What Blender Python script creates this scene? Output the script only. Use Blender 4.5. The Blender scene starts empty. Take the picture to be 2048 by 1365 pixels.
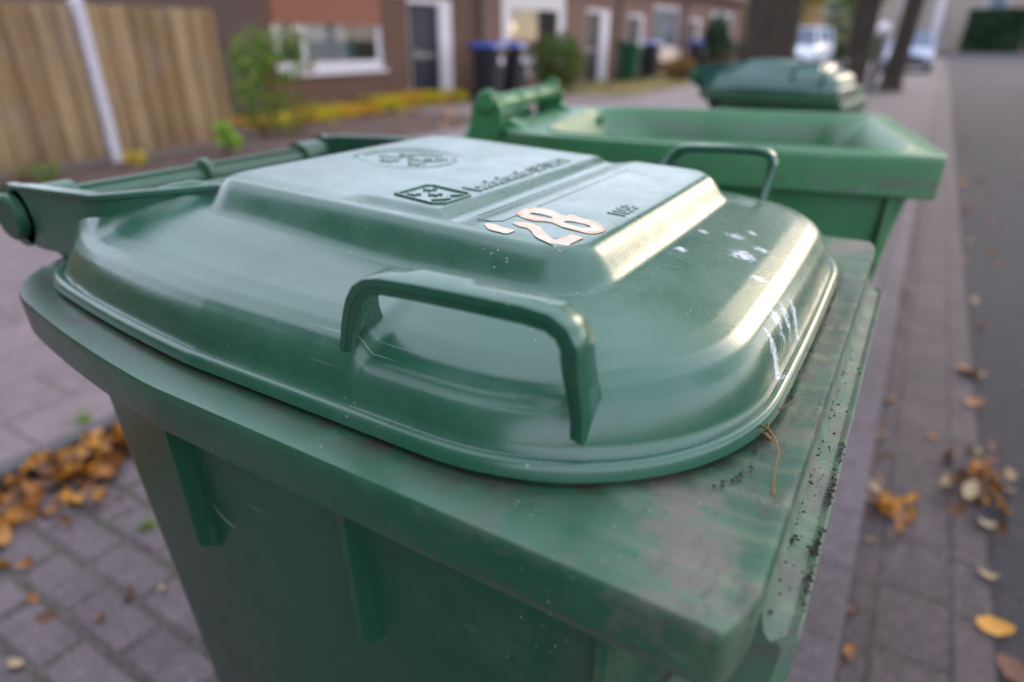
import bpy, bmesh, math, random
from mathutils import Vector, Matrix, noise
from mathutils.geometry import tessellate_polygon
random.seed(7)
sc = bpy.context.scene
# ------------------------------------------------------------------ camera
cd = bpy.data.cameras.new('camera'); cam = bpy.data.objects.new('camera', cd)
sc.collection.objects.link(cam); sc.camera = cam
cam.location = (0, 0, 1.22)
cam.rotation_euler = (math.radians(90 - 25.175), 0, math.radians(31.38))
cd.sensor_width = 36; cd.lens = 22.59; cd.clip_start = 0.01; cd.clip_end = 2000
cd.dof.use_dof = True; cd.dof.focus_distance = 0.40; cd.dof.aperture_fstop = 3.0
cd.dof.aperture_blades = 0
# ------------------------------------------------------------------ light
SUN_EL, SUN_AZ = 19.0, 14.0        # azimuth measured from +Y towards +X
w = bpy.data.worlds.new('World'); sc.world = w; w.use_nodes = True
nt = w.node_tree; bg = nt.nodes['Background']
sky = nt.nodes.new('ShaderNodeTexSky'); sky.sky_type = 'NISHITA'; sky.sun_disc = False
sky.sun_elevation = math.radians(SUN_EL); sky.sun_rotation = math.radians(SUN_AZ)
sky.air_density = 1.0; sky.dust_density = 0.7; sky.ozone_density = 1.5
tcw = nt.nodes.new('ShaderNodeTexCoord'); cn = nt.nodes.new('ShaderNodeTexNoise'); cn.inputs['Scale'].default_value = 2.2; cn.inputs['Detail'].default_value = 5
nt.links.new(tcw.outputs['Generated'], cn.inputs['Vector'])
cr = nt.nodes.new('ShaderNodeMapRange'); cr.inputs[1].default_value = .3; cr.inputs[2].default_value = .7; cr.inputs[3].default_value = .38; cr.inputs[4].default_value = .75
nt.links.new(cn.outputs['Fac'], cr.inputs[0])
cm = nt.nodes.new('ShaderNodeMix'); cm.data_type = 'RGBA'; cm.inputs[7].default_value = (8.9, 9.3, 11.0, 1)     # thin high cloud veil
nt.links.new(cr.outputs[0], cm.inputs[0]); nt.links.new(sky.outputs[0], cm.inputs[6]); nt.links.new(cm.outputs[2], bg.inputs[0]); bg.inputs[1].default_value = 0.15
sd = bpy.data.lights.new('sun', 'SUN'); sun = bpy.data.objects.new('sun', sd); sc.collection.objects.link(sun)
sd.energy = 0.65; sd.angle = math.radians(22); sd.color = (1.0, 0.76, 0.50)
el, az = math.radians(SUN_EL), math.radians(SUN_AZ)
sdir = Vector((math.sin(az) * math.cos(el), math.cos(az) * math.cos(el), math.sin(el)))
sun.rotation_euler = sdir.to_track_quat('Z', 'Y').to_euler()
sc.view_settings.view_transform = 'Standard'; sc.view_settings.look = 'None'
sc.view_settings.exposure = 0.93; sc.view_settings.gamma = 1
sc.cycles.max_bounces = 6; sc.cycles.caustics_reflective = False; sc.cycles.caustics_refractive = False
sc.cycles.sample_clamp_indirect = 6

# ------------------------------------------------------------------ materials
class NG:
    def __init__(s, name):
        s.m = bpy.data.materials.new(name); s.m.use_nodes = True
        s.t = s.m.node_tree; s.b = s.t.nodes['Principled BSDF']; s.n = s.t.nodes; s.l = s.t.links
        s.tc = s.n.new('ShaderNodeTexCoord'); s.co = s.tc.outputs['Object']
    def link(s, a, b): s.l.new(a, b)
    def setv(s, sock, v):
        if hasattr(v, 'is_output') or hasattr(v, 'links'): s.l.new(v, sock)
        else:
            if isinstance(v, tuple) and len(v) == 3 and sock.type == 'RGBA': v = (*v, 1)
            sock.default_value = v
    def noise(s, scale, detail=4, rough=.6, co=None, dist=0):
        n = s.n.new('ShaderNodeTexNoise'); n.inputs['Scale'].default_value = scale
        n.inputs['Detail'].default_value = detail; n.inputs['Roughness'].default_value = rough
        n.inputs['Distortion'].default_value = dist
        s.l.new(co or s.co, n.inputs['Vector']); return n.outputs['Fac']
    def mapping(s, scale=(1, 1, 1), rot=(0, 0, 0), loc=(0, 0, 0), co=None):
        n = s.n.new('ShaderNodeMapping'); n.inputs['Scale'].default_value = scale
        n.inputs['Rotation'].default_value = rot; n.inputs['Location'].default_value = loc
        s.l.new(co or s.co, n.inputs['Vector']); return n.outputs[0]
    def ramp(s, v, a, b, lo=0., hi=1.):
        n = s.n.new('ShaderNodeMapRange'); n.inputs[1].default_value = a; n.inputs[2].default_value = b
        n.inputs[3].default_value = lo; n.inputs[4].default_value = hi
        s.l.new(v, n.inputs[0]); return n.outputs[0]
    def math(s, op, a, b=0.):
        n = s.n.new('ShaderNodeMath'); n.operation = op
        s.setv(n.inputs[0], a); s.setv(n.inputs[1], b); return n.outputs[0]
    def mix(s, f, a, b):
        n = s.n.new('ShaderNodeMix'); n.data_type = 'RGBA'
        s.setv(n.inputs[0], f); s.setv(n.inputs[6], a); s.setv(n.inputs[7], b); return n.outputs[2]
    def xyz(s, co=None):
        n = s.n.new('ShaderNodeSeparateXYZ'); s.l.new(co or s.co, n.inputs[0]); return n.outputs
    def comb(s, x, y, z):
        n = s.n.new('ShaderNodeCombineXYZ')
        for i, v in enumerate((x, y, z)): s.setv(n.inputs[i], v)
        return n.outputs[0]
    def attr(s, name):
        n = s.n.new('ShaderNodeAttribute'); n.attribute_name = name; return n.outputs['Fac']
    def bump(s, h, strength=.3, dist=.002, normal=None):
        n = s.n.new('ShaderNodeBump'); n.inputs['Strength'].default_value = strength
        n.inputs['Distance'].default_value = dist; s.l.new(h, n.inputs['Height'])
        if normal: s.l.new(normal, n.inputs['Normal'])
        s.l.new(n.outputs[0], s.b.inputs['Normal']); return n.outputs[0]
    def base(s, v): s.setv(s.b.inputs['Base Color'], v)
    def rough(s, v): s.setv(s.b.inputs['Roughness'], v)

def plain(name, col, rough=.6, var=.25, scale=8, metal=0., bump=0., bscale=60):
    g = NG(name); n = g.noise(scale, 5)
    d = tuple(c * (1 - var) for c in col); u = tuple(min(1, c * (1 + var)) for c in col)
    g.base(g.mix(g.ramp(n, .3, .7), d, u)); g.rough(rough); g.b.inputs['Metallic'].default_value = metal
    if bump: g.bump(g.noise(bscale, 4), bump, .004)
    return g.m

def hdpe(name, col, rough=.34, dirt=1., kind='body', fade=.0):
    """moulded plastic: colour drift, fine grain, scratches, dirt"""
    g = NG(name)
    n1 = g.noise(5, 4); n2 = g.noise(38, 5)
    dark = tuple(c * .86 for c in col); pale = tuple(c * 1.12 + .004 for c in col)
    c = g.mix(g.ramp(n1, .3, .7), dark, pale)
    # chalky weathering film
    film = g.math('MULTIPLY', g.ramp(n2, .42, .72), g.ramp(g.noise(9, 3), .35, .7))
    c = g.mix(g.math('MULTIPLY', film, .06 + fade * .5), c, (.30, .36, .33))
    # scratches: thin lines of two stretched noises
    scr = None
    for ang, sc_ in ((.5, 12), (-.9, 15), (1.35, 10), (.05, 14)):
        mp = g.mapping((sc_ * .9, sc_ * 70, sc_ * .5), (0, 0, ang))
        s = g.ramp(g.noise(1.0, 1, .4, mp), .73, .79)
        gate = g.ramp(g.noise(11, 2, .5, g.mapping(loc=(ang * 9, 3, 1))), .56, .64)
        s = g.math('MULTIPLY', s, gate)
        scr = s if scr is None else g.math('MAXIMUM', scr, s)
    c = g.mix(g.math('MULTIPLY', scr, .5), c, (.36, .42, .38))
    # tiny pale dust specks
    v = g.n.new('ShaderNodeTexVoronoi'); v.inputs['Scale'].default_value = 150; g.link(g.co, v.inputs['Vector'])
    sp = g.math('MULTIPLY', g.ramp(v.outputs['Distance'], .14, .06), g.ramp(g.noise(26, 3), .54, .64))
    c = g.mix(g.math('MULTIPLY', sp, .7), c, (.45, .47, .43))
    r = g.ramp(n2, .3, .7, rough - .05, rough + .07)
    if kind in ('rim', 'lid'):
        x = g.xyz()
        if kind == 'rim':      # grime collecting on the front and near flange
            front = g.ramp(x[0], .16, .30); front2 = g.ramp(x[0], .225, .32)
            st = g.noise(60, 8, .75, g.mapping((1.2, .45, 1)))
            m1 = g.math('MULTIPLY', g.ramp(st, .515, .63), front2)
            m2 = g.math('MULTIPLY', g.ramp(g.noise(16, 7, .7), .49, .58), front)
            zt = g.ramp(x[2], .975, 1.012, 0, dirt); m1 = g.math('MULTIPLY', m1, zt); m2 = g.math('MULTIPLY', m2, zt)
            stripes = g.math('MULTIPLY', g.ramp(g.noise(7, 4, .6, g.mapping((.5, 7, 1))), .42, .66), front2)
            c = g.mix(g.math('MULTIPLY', stripes, .38), c, (.33, .33, .20))
            c = g.mix(g.math('MULTIPLY', m2, .75), c, (.17, .125, .11))
            c = g.mix(g.math('MULTIPLY', m1, .7), c, (.07, .05, .05))
            ax_ = g.math('ABSOLUTE', x[1]); dx_ = g.math('MAXIMUM', g.math('SUBTRACT', x[0], .147), 0.); dy_ = g.math('MAXIMUM', g.math('SUBTRACT', ax_, .122), 0.)
            rd = g.math('SQRT', g.math('ADD', g.math('MULTIPLY', dx_, dx_), g.math('MULTIPLY', dy_, dy_)))
            seam = g.math('MULTIPLY', g.ramp(rd, .172, .150), g.math('MULTIPLY', g.ramp(g.noise(48, 7, .8), .40, .60), zt))
            c = g.mix(g.math('MULTIPLY', seam, .85), c, (.060, .042, .034))
            # speckles of soil everywhere on the top face
            v2 = g.n.new('ShaderNodeTexVoronoi'); v2.inputs['Scale'].default_value = 210; g.link(g.co, v2.inputs['Vector'])
            rear = g.math('MAXIMUM', front, g.ramp(x[0], -.14, -.30, 0, .9))
            s2 = g.math('MULTIPLY', g.ramp(v2.outputs['Distance'], .32, .18), g.math('MULTIPLY', g.ramp(g.noise(30, 4), .52, .6), rear))
            c = g.mix(g.math('MULTIPLY', s2, .85), c, (.035, .028, .026))
            # scuffed lower edge of the skirt
            top_ = g.ramp(x[2], .992, 1.012)
            sk = g.math('MULTIPLY', g.math('MULTIPLY', g.ramp(x[2], 1.004, .986), g.ramp(x[2], .958, .972)), g.ramp(g.noise(22, 6, .8, g.mapping((.5, 1, 3))), .45, .62))
            c = g.mix(g.math('MULTIPLY', sk, .75), c, (.12, .085, .095))
            r = g.math('ADD', r, g.math('MULTIPLY', g.math('MAXIMUM', m1, m2), .3))
        if kind == 'lid':
            wm = g.attr('white'); dm = g.attr('grime')
            wn = g.ramp(g.math('ADD', g.noise(230, 6, .85, dist=.8), g.math('MULTIPLY', wm, .36)), .70, .79)
            wn = g.math('MULTIPLY', wn, g.ramp(wm, .05, .25))
            c = g.mix(g.math('MULTIPLY', wn, g.ramp(g.noise(60, 4), .3, .6, .6, 1.)), c, (.74, .74, .78))
            dn = g.ramp(g.math('ADD', g.noise(190, 5, .8), g.math('MULTIPLY', dm, .36)), .66, .76)
            dn = g.math('MULTIPLY', dn, g.ramp(dm, .05, .3))
            c = g.mix(g.math('MULTIPLY', dn, .8), c, (.07, .05, .04))
            c = g.mix(g.math('MULTIPLY', g.attr('sky_sheen'), .30), c, (.42, .50, .50))  # pale sky reflection painted into the colour of the raised panel
            r = g.math('ADD', r, g.math('MULTIPLY', wn, .3))
    g.base(c); g.rough(r)
    h = g.math('ADD', g.math('MULTIPLY', g.noise(420, 3), .35), g.math('MULTIPLY', g.noise(34, 2), .8))
    h = g.math('SUBTRACT', h, g.math('MULTIPLY', scr, .05))
    g.bump(h, .22, .0011)
    g.b.inputs['IOR'].default_value = 1.62; g.b.inputs['Coat Weight'].default_value = (.40 if kind == 'lid' else .08) if rough < .45 else .0; g.setv(g.b.inputs['Coat Roughness'], g.ramp(g.noise(7, 6, .7, dist=.6), .35, .68, .12, .34))
    return g.m

def brick(name, c1, c2, mortar, bw, bh, rot='wall', mort=.012, offset=.5, rough=.85, bumpd=.004, moss=None, speck=None, squash=1):
    g = NG(name); x = g.xyz()
    if rot == 'wall': co = g.comb(x[1], x[2], 0.)
    elif rot == 'gable': co = g.comb(x[0], x[2], 0.)
    elif rot == 'along': co = g.comb(x[1], x[0], 0.)
    else: co = g.comb(g.math('ADD', x[0], -.11), g.math('ADD', x[1], -.044), 0.)
    # slight wobble so that courses are not ruled
    b = g.n.new('ShaderNodeTexBrick'); g.link(co, b.inputs['Vector'])
    b.offset = offset; b.inputs['Scale'].default_value = 1
    b.inputs['Brick Width'].default_value = bw; b.inputs['Row Height'].default_value = bh
    b.inputs['Mortar Size'].default_value = mort; b.inputs['Mortar Smooth'].default_value = .25
    b.inputs['Bias'].default_value = 0
    g.setv(b.inputs['Color1'], c1); g.setv(b.inputs['Color2'], c2)
    mc = mortar
    cell = g.n.new('ShaderNodeTexWhiteNoise'); cell.noise_dimensions = '2D'; cx_ = g.xyz(co); row = g.math('FLOOR', g.math('DIVIDE', cx_[1], bh)); col_ = g.math('FLOOR', g.math('ADD', g.math('DIVIDE', cx_[0], bw), g.math('MULTIPLY', g.math('MODULO', row, 2.), offset))); g.link(g.comb(col_, row, 0.), cell.inputs['Vector'])
    if moss: mc = g.mix(g.ramp(g.noise(6, 4), .45, .6), mortar, moss)
    g.setv(b.inputs['Mortar'], mc)
    c = g.mix(g.math('MULTIPLY', cell.outputs['Value'], .55), b.outputs['Color'], tuple(v * .5 for v in c2)) if rot in ('along', 'flat') else b.outputs['Color']
    c = g.mix(g.ramp(g.noise(3.5, 5), .3, .75, 0, .35), c, tuple(v * .55 for v in c1))
    c = g.mix(g.ramp(g.noise(110, 4, .75), .5, .72, 0, .75), c, tuple(min(1, v * 1.8 + .04) for v in c1))
    c = g.mix(g.ramp(g.noise(14, 6, .75), .52, .70, 0, .40), c, tuple(min(1, v * 1.5 + .03) for v in c1))
    c = g.mix(g.ramp(g.noise(9, 6, .75, co=g.mapping(loc=(7, 3, 2))), .54, .70, 0, .5), c, tuple(v * .45 for v in c2))
    c = g.mix(g.ramp(g.noise(120, 3, co=g.mapping(loc=(4, 2, 1))), .55, .8, 0, .6), c, tuple(v * .35 for v in c1))
    if speck:
        c = g.mix(g.math('MULTIPLY', g.ramp(g.noise(45, 6, .8), .60, .66), g.ramp(g.noise(3, 3), .5, .6)), c, speck)
    g.base(c); g.rough(rough)
    h = g.math('ADD', g.math('MULTIPLY', b.outputs['Fac'], -1.), g.math('MULTIPLY', g.noise(90, 4), .35))
    g.bump(h, .8, bumpd)
    return g.m

GREEN = (.030, .135, .082); GREEN2 = (.035, .165, .075)
M = {}
M['lid'] = hdpe('green_lid_plastic', (.017, .098, .054), .28, kind='lid', fade=.04)
M['rim'] = hdpe('green_body_plastic', (.018, .094, .047), .36, kind='rim', fade=.05)
M['rim2'] = hdpe('brighter_green_plastic', (.036, .190, .068), .38, kind='rim', fade=.02, dirt=.25)
M['trim'] = hdpe('green_trim_plastic', (.018, .082, .038), .36)
M['trim2'] = hdpe('bright_green_trim_plastic', (.034, .178, .062), .38)
M['lid3'] = hdpe('bluish_green_plastic', (.010, .080, .062), .33)
M['ledge'] = hdpe('dusty_ledge_plastic', (.060, .150, .085), .62, kind='rim', fade=.25)
M['rubber'] = plain('black_rubber', (.02, .02, .02), .8)
M['steel'] = plain('zinc_steel', (.5, .5, .52), .4, metal=1)
M['sticker'] = None
g = NG('cream_number_foil'); n = g.noise(60, 5)
c = g.mix(g.ramp(n, .35, .7), (.66, .52, .39), (.80, .68, .53))
c = g.mix(g.math('MULTIPLY', g.attr('rust'), g.ramp(g.noise(150, 4, .7), .36, .52)), c, (.55, .20, .015))
c = g.mix(g.math('MULTIPLY', g.ramp(g.noise(240, 3), .66, .72), .5), c, (.30, .18, .12))
g.base(c); g.rough(.5); g.bump(g.noise(300, 3), .3, .0006); M['sticker'] = g.m

# ------------------------------------------------------------------ helpers
COL = sc.collection
def link_mesh(name, me, mat=None, parent=None, smooth=False, auto=None):
    o = bpy.data.objects.new(name, me); COL.objects.link(o)
    if mat: me.materials.append(mat)
    if parent: o.parent = parent
    if smooth:
        for p in me.polygons: p.use_smooth = True
        if auto is not None: me.set_sharp_from_angle(angle=math.radians(auto))
    return o
def from_bm(name, bm, mat=None, parent=None, smooth=False, auto=None, recalc=True):
    if recalc: bmesh.ops.recalc_face_normals(bm, faces=bm.faces)
    me = bpy.data.meshes.new(name); bm.to_mesh(me); bm.free()
    return link_mesh(name, me, mat, parent, smooth, auto)
def tag(o, label=None, cat=None, group=None, kind=None):
    if label: o['label'] = label
    if cat: o['category'] = cat
    if group: o['group'] = group
    if kind: o['kind'] = kind
    return o
def empty(name, loc, label, cat, group=None, rz=0):
    o = bpy.data.objects.new(name, None); COL.objects.link(o); o.location = loc
    o.rotation_euler = (0, 0, rz); o.empty_display_size = .1
    return tag(o, label, cat, group)
def copy_tree(o, parent=None, kids=None):
    c = o.copy(); COL.objects.link(c)
    if parent: c.parent = parent
    for ch in list(o.children): copy_tree(ch, c)
    return c
def box(bm, x0, x1, y0, y1, z0, z1, bev=0.):
    vs = [bm.verts.new(p) for p in [(x0, y0, z0), (x1, y0, z0), (x1, y1, z0), (x0, y1, z0), (x0, y0, z1), (x1, y0, z1), (x1, y1, z1), (x0, y1, z1)]]
    fs = [bm.faces.new([vs[i] for i in q]) for q in [(0, 3, 2, 1), (4, 5, 6, 7), (0, 1, 5, 4), (1, 2, 6, 5), (2, 3, 7, 6), (3, 0, 4, 7)]]
    if bev:
        es = list({e for f in fs for e in f.edges})
        bmesh.ops.bevel(bm, geom=es, offset=bev, segments=2, affect='EDGES', profile=.6)
    return vs
def boxobj(name, dims, mat, parent=None, bev=0.):
    bm = bmesh.new(); box(bm, *dims, bev=bev); return from_bm(name, bm, mat, parent)
def tube(bm, pts, rad, n=12, cap=True):
    pts = [Vector(p) for p in pts]; rings = []
    for i, p in enumerate(pts):
        d = (pts[min(i + 1, len(pts) - 1)] - pts[max(i - 1, 0)]).normalized()
        a = Vector((0, 0, 1)) if abs(d.z) < .9 else Vector((1, 0, 0))
        u = d.cross(a).normalized(); v = d.cross(u)
        r = rad[i] if isinstance(rad, (list, tuple)) else rad
        rings.append([bm.verts.new(p + (u * math.cos(t) + v * math.sin(t)) * r) for t in [2 * math.pi * k / n for k in range(n)]])
    for a, b in zip(rings, rings[1:]):
        for k in range(n): bm.faces.new((a[k], a[(k + 1) % n], b[(k + 1) % n], b[k]))
    if cap: bm.faces.new(rings[0][::-1]); bm.faces.new(rings[-1])
def prism_y(bm, prof, y0, y1):
    """extrude an XZ outline along Y"""
    a = [bm.verts.new((x, y0, z)) for x, z in prof]; b = [bm.verts.new((x, y1, z)) for x, z in prof]
    n = len(prof)
    for k in range(n): bm.faces.new((a[k], a[(k + 1) % n], b[(k + 1) % n], b[k]))
    bm.faces.new(a[::-1]); bm.faces.new(b)
def rr(x0, x1, y0, y1, rb, rf, n=10, side=16, ex=1.):
    """rounded rectangle, rb = rear (x0) radius, rf = front radius; constant count"""
    P = []
    def arc(cx, cy, r, a0):
        for k in range(n + 1):
            t = a0 + math.pi / 2 * k / n; c_, s_ = math.cos(t), math.sin(t)
            P.append((cx + r * math.copysign(abs(c_) ** ex, c_), cy + r * math.copysign(abs(s_) ** ex, s_)))
    def seg(p, q):
        for k in range(1, side): P.append((p[0] + (q[0] - p[0]) * k / side, p[1] + (q[1] - p[1]) * k / side))
    arc(x0 + rb, y0 + rb, rb, math.pi); seg((x0 + rb, y0), (x1 - rf, y0))
    arc(x1 - rf, y0 + rf, rf, 1.5 * math.pi); seg((x1, y0 + rf), (x1, y1 - rf))
    arc(x1 - rf, y1 - rf, rf, 0); seg((x1 - rf, y1), (x0 + rb, y1))
    arc(x0 + rb, y1 - rb, rb, .5 * math.pi); seg((x0, y1 - rb), (x0, y0 + rb))
    return P
def loft(bm, loops, close_last=False, close_first=False):
    rings = [[bm.verts.new((x, y, z)) for x, y in L] for L, z in loops]
    n = len(rings[0])
    for a, b in zip(rings, rings[1:]):
        for k in range(n): bm.faces.new((a[k], a[(k + 1) % n], b[(k + 1) % n], b[k]))
    if close_last: bm.faces.new(rings[-1])
    if close_first: bm.faces.new(rings[0][::-1])
def sstep(a, b, x):
    t = max(0., min(1., (x - a) / (b - a))); return t * t * (3 - 2 * t)
def text_mesh(s, size, extrude=.0006, spacing=1.):
    cu = bpy.data.curves.new('txt', 'FONT'); cu.body = s; cu.size = size; cu.extrude = extrude
    cu.space_character = spacing; cu.offset = .0005; cu.resolution_u = 3
    o = bpy.data.objects.new('txt', cu); COL.objects.link(o)
    me = bpy.data.meshes.new_from_object(o.evaluated_get(bpy.context.evaluated_depsgraph_get()))
    bpy.data.objects.remove(o); bpy.data.curves.remove(cu); return me

# ------------------------------------------------------------------ wheelie bin
LX0, LX1, LY = -.365, .296, .271
def warp(x, y):
    u = max(0., -.05 - x); return y * (1 - .25 * u - .9 * u * u)       # lid outline in bin space
PROF = [(0, 1.0225), (.0005, 1.0285), (.0022, 1.0312), (.0052, 1.0320), (.0070, 1.0305), (.0088, 1.0320), (.0102, 1.0375),
        (.0128, 1.0470), (.0170, 1.0560), (.023, 1.0630), (.031, 1.0680), (.045, 1.0725), (.075, 1.0785), (.12, 1.0855), (.2, 1.088), (.4, 1.092)]
def prof(s):
    for (a, za), (b, zb) in zip(PROF, PROF[1:]):
        if s <= b: return za + (zb - za) * (s - a) / (b - a)
    return PROF[-1][1]
def sdr(x, y, x0, x1, hy, r):
    """inward distance from a rounded rectangle centred on y=0"""
    cx = (x0 + x1) / 2; dx = abs(x - cx) - (x1 - x0) / 2 + r; dy = abs(y) - hy + r
    return -(math.hypot(max(dx, 0), max(dy, 0)) + min(max(dx, dy), 0) - r)
ARM = [(-.42, -.200), (-.25, -.200), (-.166, -.135), (-.12, -.133)]
def segd(px, py, a, b):
    ax, ay = a; bx, by = b; t = ((px - ax) * (bx - ax) + (py - ay) * (by - ay)) / ((bx - ax) ** 2 + (by - ay) ** 2)
    t = max(0, min(1, t)); return math.hypot(px - ax - t * (bx - ax), py - ay - t * (by - ay))
def plateau_z(x): return 1.1175 - (x + .155) * .040
def lid_z(x, y, s):
    z = prof(s * (1 - .50 * sstep(-.20, -.33, x)))
    z += .013 * sstep(.08, -.16, x) * sstep(.03, .11, s)
    p = sdr(x, y, -.177, .1945, .1735, .048)
    k = sstep(0.0, .0235, p)
    # the step down into the label field, with the raised maker's strip on its rear side
    top = plateau_z(x)
    if p > .010:
        A_ = max(sstep(.050, .064, x), sstep(.118, .129, -y) * sstep(-.030, -.004, x))
        B_ = max(sstep(.067, .100, x), sstep(.132, .141, -y))
        top -= .0048 * A_ * (1 - B_)
    # oval badge hollow with raised ring
    r_ = math.hypot(x + .087, y - .013) / .048
    if r_ < 1.2:
        top += .0014 * math.exp(-((r_ - 1) / .06) ** 2) - .0016 * (1 - sstep(.86, .97, r_))
    z = z + (top - z) * k if top > z else z
    # fillets where the hinge arms grow out of the crown
    for sy in (1, -1):
        d = min(segd(x, y * sy, ARM[i], ARM[i + 1]) for i in (0, 1, 2))
        z += .014 * math.exp(-(d / .011) ** 1.5) * sstep(.012, .04, s) * (1 - sstep(-.19, -.165, x)) * (1 - k)
    # finger recess below each grip
    ay = -abs(y)
    if .06 < x < .262 and ay < -.185:
        q = sstep(.086, .096, x) * (1 - sstep(.212, .226, x))
        dd = min(1., max(0., (-.1975 - ay) / .045))
        z -= q * dd * .0080 * sstep(.006, .022, s) 
    return z
def lid_mesh(fine=True):
    rf = .150; rb = .100
    step = .0022 if fine else .012
    S = [p[0] for p in PROF[:9]] if fine else [0, .0022, .0052, .0102, .017]
    s = S[-1]
    while s < LY - .0001:
        s += .0016 if (fine and s < .05) else step; S.append(min(s, LY))
    verts = []; faces = []; ns = 0
    nn, side = (34, 130) if fine else (5, 16)
    for s in S:
        L = rr(LX0 + s, LX1 - s, -LY + s, LY - s, max(rb - s, .0008), max(rf - s, .0008), nn, side, .94)
        # slight bow of the front edge
        ns = len(L)
        for x, y in L: 
            y = warp(x, y); verts.append((x + .006 * (1 - (y / LY) ** 2) * sstep(.1, .29, x), y, lid_z(x, y, s)))
    for i in range(len(S) - 1):
        for k in range(ns):
            a = i * ns + k; b = i * ns + (k + 1) % ns
            faces.append((a, b, b + ns, a + ns))
    me = bpy.data.meshes.new('lid'); me.from_pydata(verts, [], faces); me.validate(); me.update()
    if fine:
        WH = [(.243, -.005, .020), (.228, .032, .014), (.236, .055, .010), (.262, -.04, .012), (.190, .06, .012), (.283, -.075, .014), (.289, -.035, .013), (.286, -.055, .013), (.284, -.10, .008),
              (.205, .02, .008), (.25, .02, .012), (.205, -.035, .01), (.29, -.10, .014)]
        GR = [(.165, -.127, .010), (.17, -.118, .006), (.07, .10, .004)]
        wa = me.attributes.new('white', 'FLOAT', 'POINT'); ga = me.attributes.new('grime', 'FLOAT', 'POINT'); ca = me.attributes.new('sky_sheen', 'FLOAT', 'POINT')
        for i, v in enumerate(verts):
            wa.data[i].value = max([0.] + [1 - math.hypot(v[0] - a, v[1] - b) / r for a, b, r in WH if abs(v[0] - a) < r])
            ga.data[i].value = max([0.] + [1 - math.hypot((v[0] - a) , v[1] - b) / r for a, b, r in GR if abs(v[0] - a) < r])
            p = sdr(v[0], v[1], -.178, .190, .156, .045)
            ca.data[i].value = sstep(.018, .03, p) * (.6 + .4 * noise.noise(Vector(v) * 25))
    return me
def grip_mesh(sy):
    """flat bail handle on one side of the lid; sy=-1 near side"""
    pts = [(.078, 1.048), (.081, 1.060), (.091, 1.079), (.100, 1.0945), (.106, 1.1025), (.113, 1.1072), (.122, 1.1092),
           (.145, 1.1105), (.175, 1.1115), (.205, 1.1120), (.217, 1.1110), (.2245, 1.1070), (.2282, 1.100), (.2275, 1.088), (.2258, 1.068), (.2240, 1.040)]
    pts = [((a_[0] * (3 - q) + b_[0] * q) / 3, (a_[1] * (3 - q) + b_[1] * q) / 3) for a_, b_ in zip(pts, pts[1:]) for q in range(3)] + [pts[-1]]
    if sy > 0: pts = [(.078 + (x - .078) * .87, z) for x, z in pts]
    bm = bmesh.new(); rings = []
    n = len(pts)
    for i, (x, z) in enumerate(pts):
        a = pts[max(i - 1, 0)]; b = pts[min(i + 1, n - 1)]
        tx, tz = b[0] - a[0], b[1] - a[1]; L = math.hypot(tx, tz); nx, nz = -tz / L, tx / L
        f = sstep(1.105, 1.040, z)                     # wider at the feet
        rt = sstep(.11, .20, x); yo = -.2625 + (.013 * (1 - rt) + .021 * rt) * f; yi = (-.2430 - .003 * rt) + (.034 * (1 - rt) + .028 * rt) * f
        h = .0070 + .002 * (1 - f)
        # outer bead, thin web, inner edge (outside face = normal side)
        sec = [(yo + .0004, -h * .60), (yo, -h * .5), (yo, -h * .12), (yo - .0009, -h * .06), (yo - .0009, h * .40), (yo + .0004, h * .5), (yi - .0012, h * .5), (yi, h * .38), (yi, -h * .02), (yi - .0010, -h * .12), (yo + .0045, -h * .12), (yo + .0040, -h * .60)]
        rings.append([bm.verts.new((x + nx * q, sy * -1 * y if sy > 0 else y, z + nz * q)) for y, q in sec])
    m = len(rings[0])
    for a, b in zip(rings, rings[1:]):
        for k in range(m): bm.faces.new((a[k], a[(k + 1) % m], b[(k + 1) % m], b[k]))
    bm.faces.new(rings[0]); bm.faces.new(rings[-1])
    return bm
def arm_mesh(sy, eye=.031):
    """vertical web that carries the lid on its hinge pin"""
    path = [(-.402, -.202, 1.090, 1.040), (-.395, -.202, 1.0945, 1.036), (-.37, -.202, 1.0965, 1.034), (-.33, -.202, 1.098, 1.036), (-.28, -.202, 1.1005, 1.045), (-.25, -.202, 1.1015, 1.050),
            (-.24, -.198, 1.1025, 1.055), (-.20, -.168, 1.1060, 1.06), (-.170, -.143, 1.1085, 1.07), (-.158, -.134, 1.107, 1.07)]
    bm = bmesh.new(); rings = []
    for i, (x, y, zt, zb) in enumerate(path):
        a = path[max(i - 1, 0)]; b = path[min(i + 1, len(path) - 1)]
        tx, ty = b[0] - a[0], b[1] - a[1]; L = math.hypot(tx, ty); nx, ny = -ty / L, tx / L
        def P(off, z): return bm.verts.new((x + nx * off, (y + ny * off) * (-sy if sy > 0 else 1), z))
        rings.append([P(-.0035, zb), P(-.0035, zt - .006), P(-.0062, zt - .0045), P(-.0062, zt - .001), P(-.005, zt), P(.004, zt), P(.0055, zt - .002), P(.0035, zt - .006), P(.0035, zb)])
    m = len(rings[0])
    for a, b in zip(rings, rings[1:]):
        for k in range(m): bm.faces.new((a[k], a[(k + 1) % m], b[(k + 1) % m], b[k]))
    bm.faces.new(rings[0]); bm.faces.new(rings[-1])
    # eye round the pin
    s = -sy if sy > 0 else 1
    tube(bm, [(-.405, -.2055 * s, 1.063), (-.405, -.1965 * s, 1.063)], eye, 28)
    return bm
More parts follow.
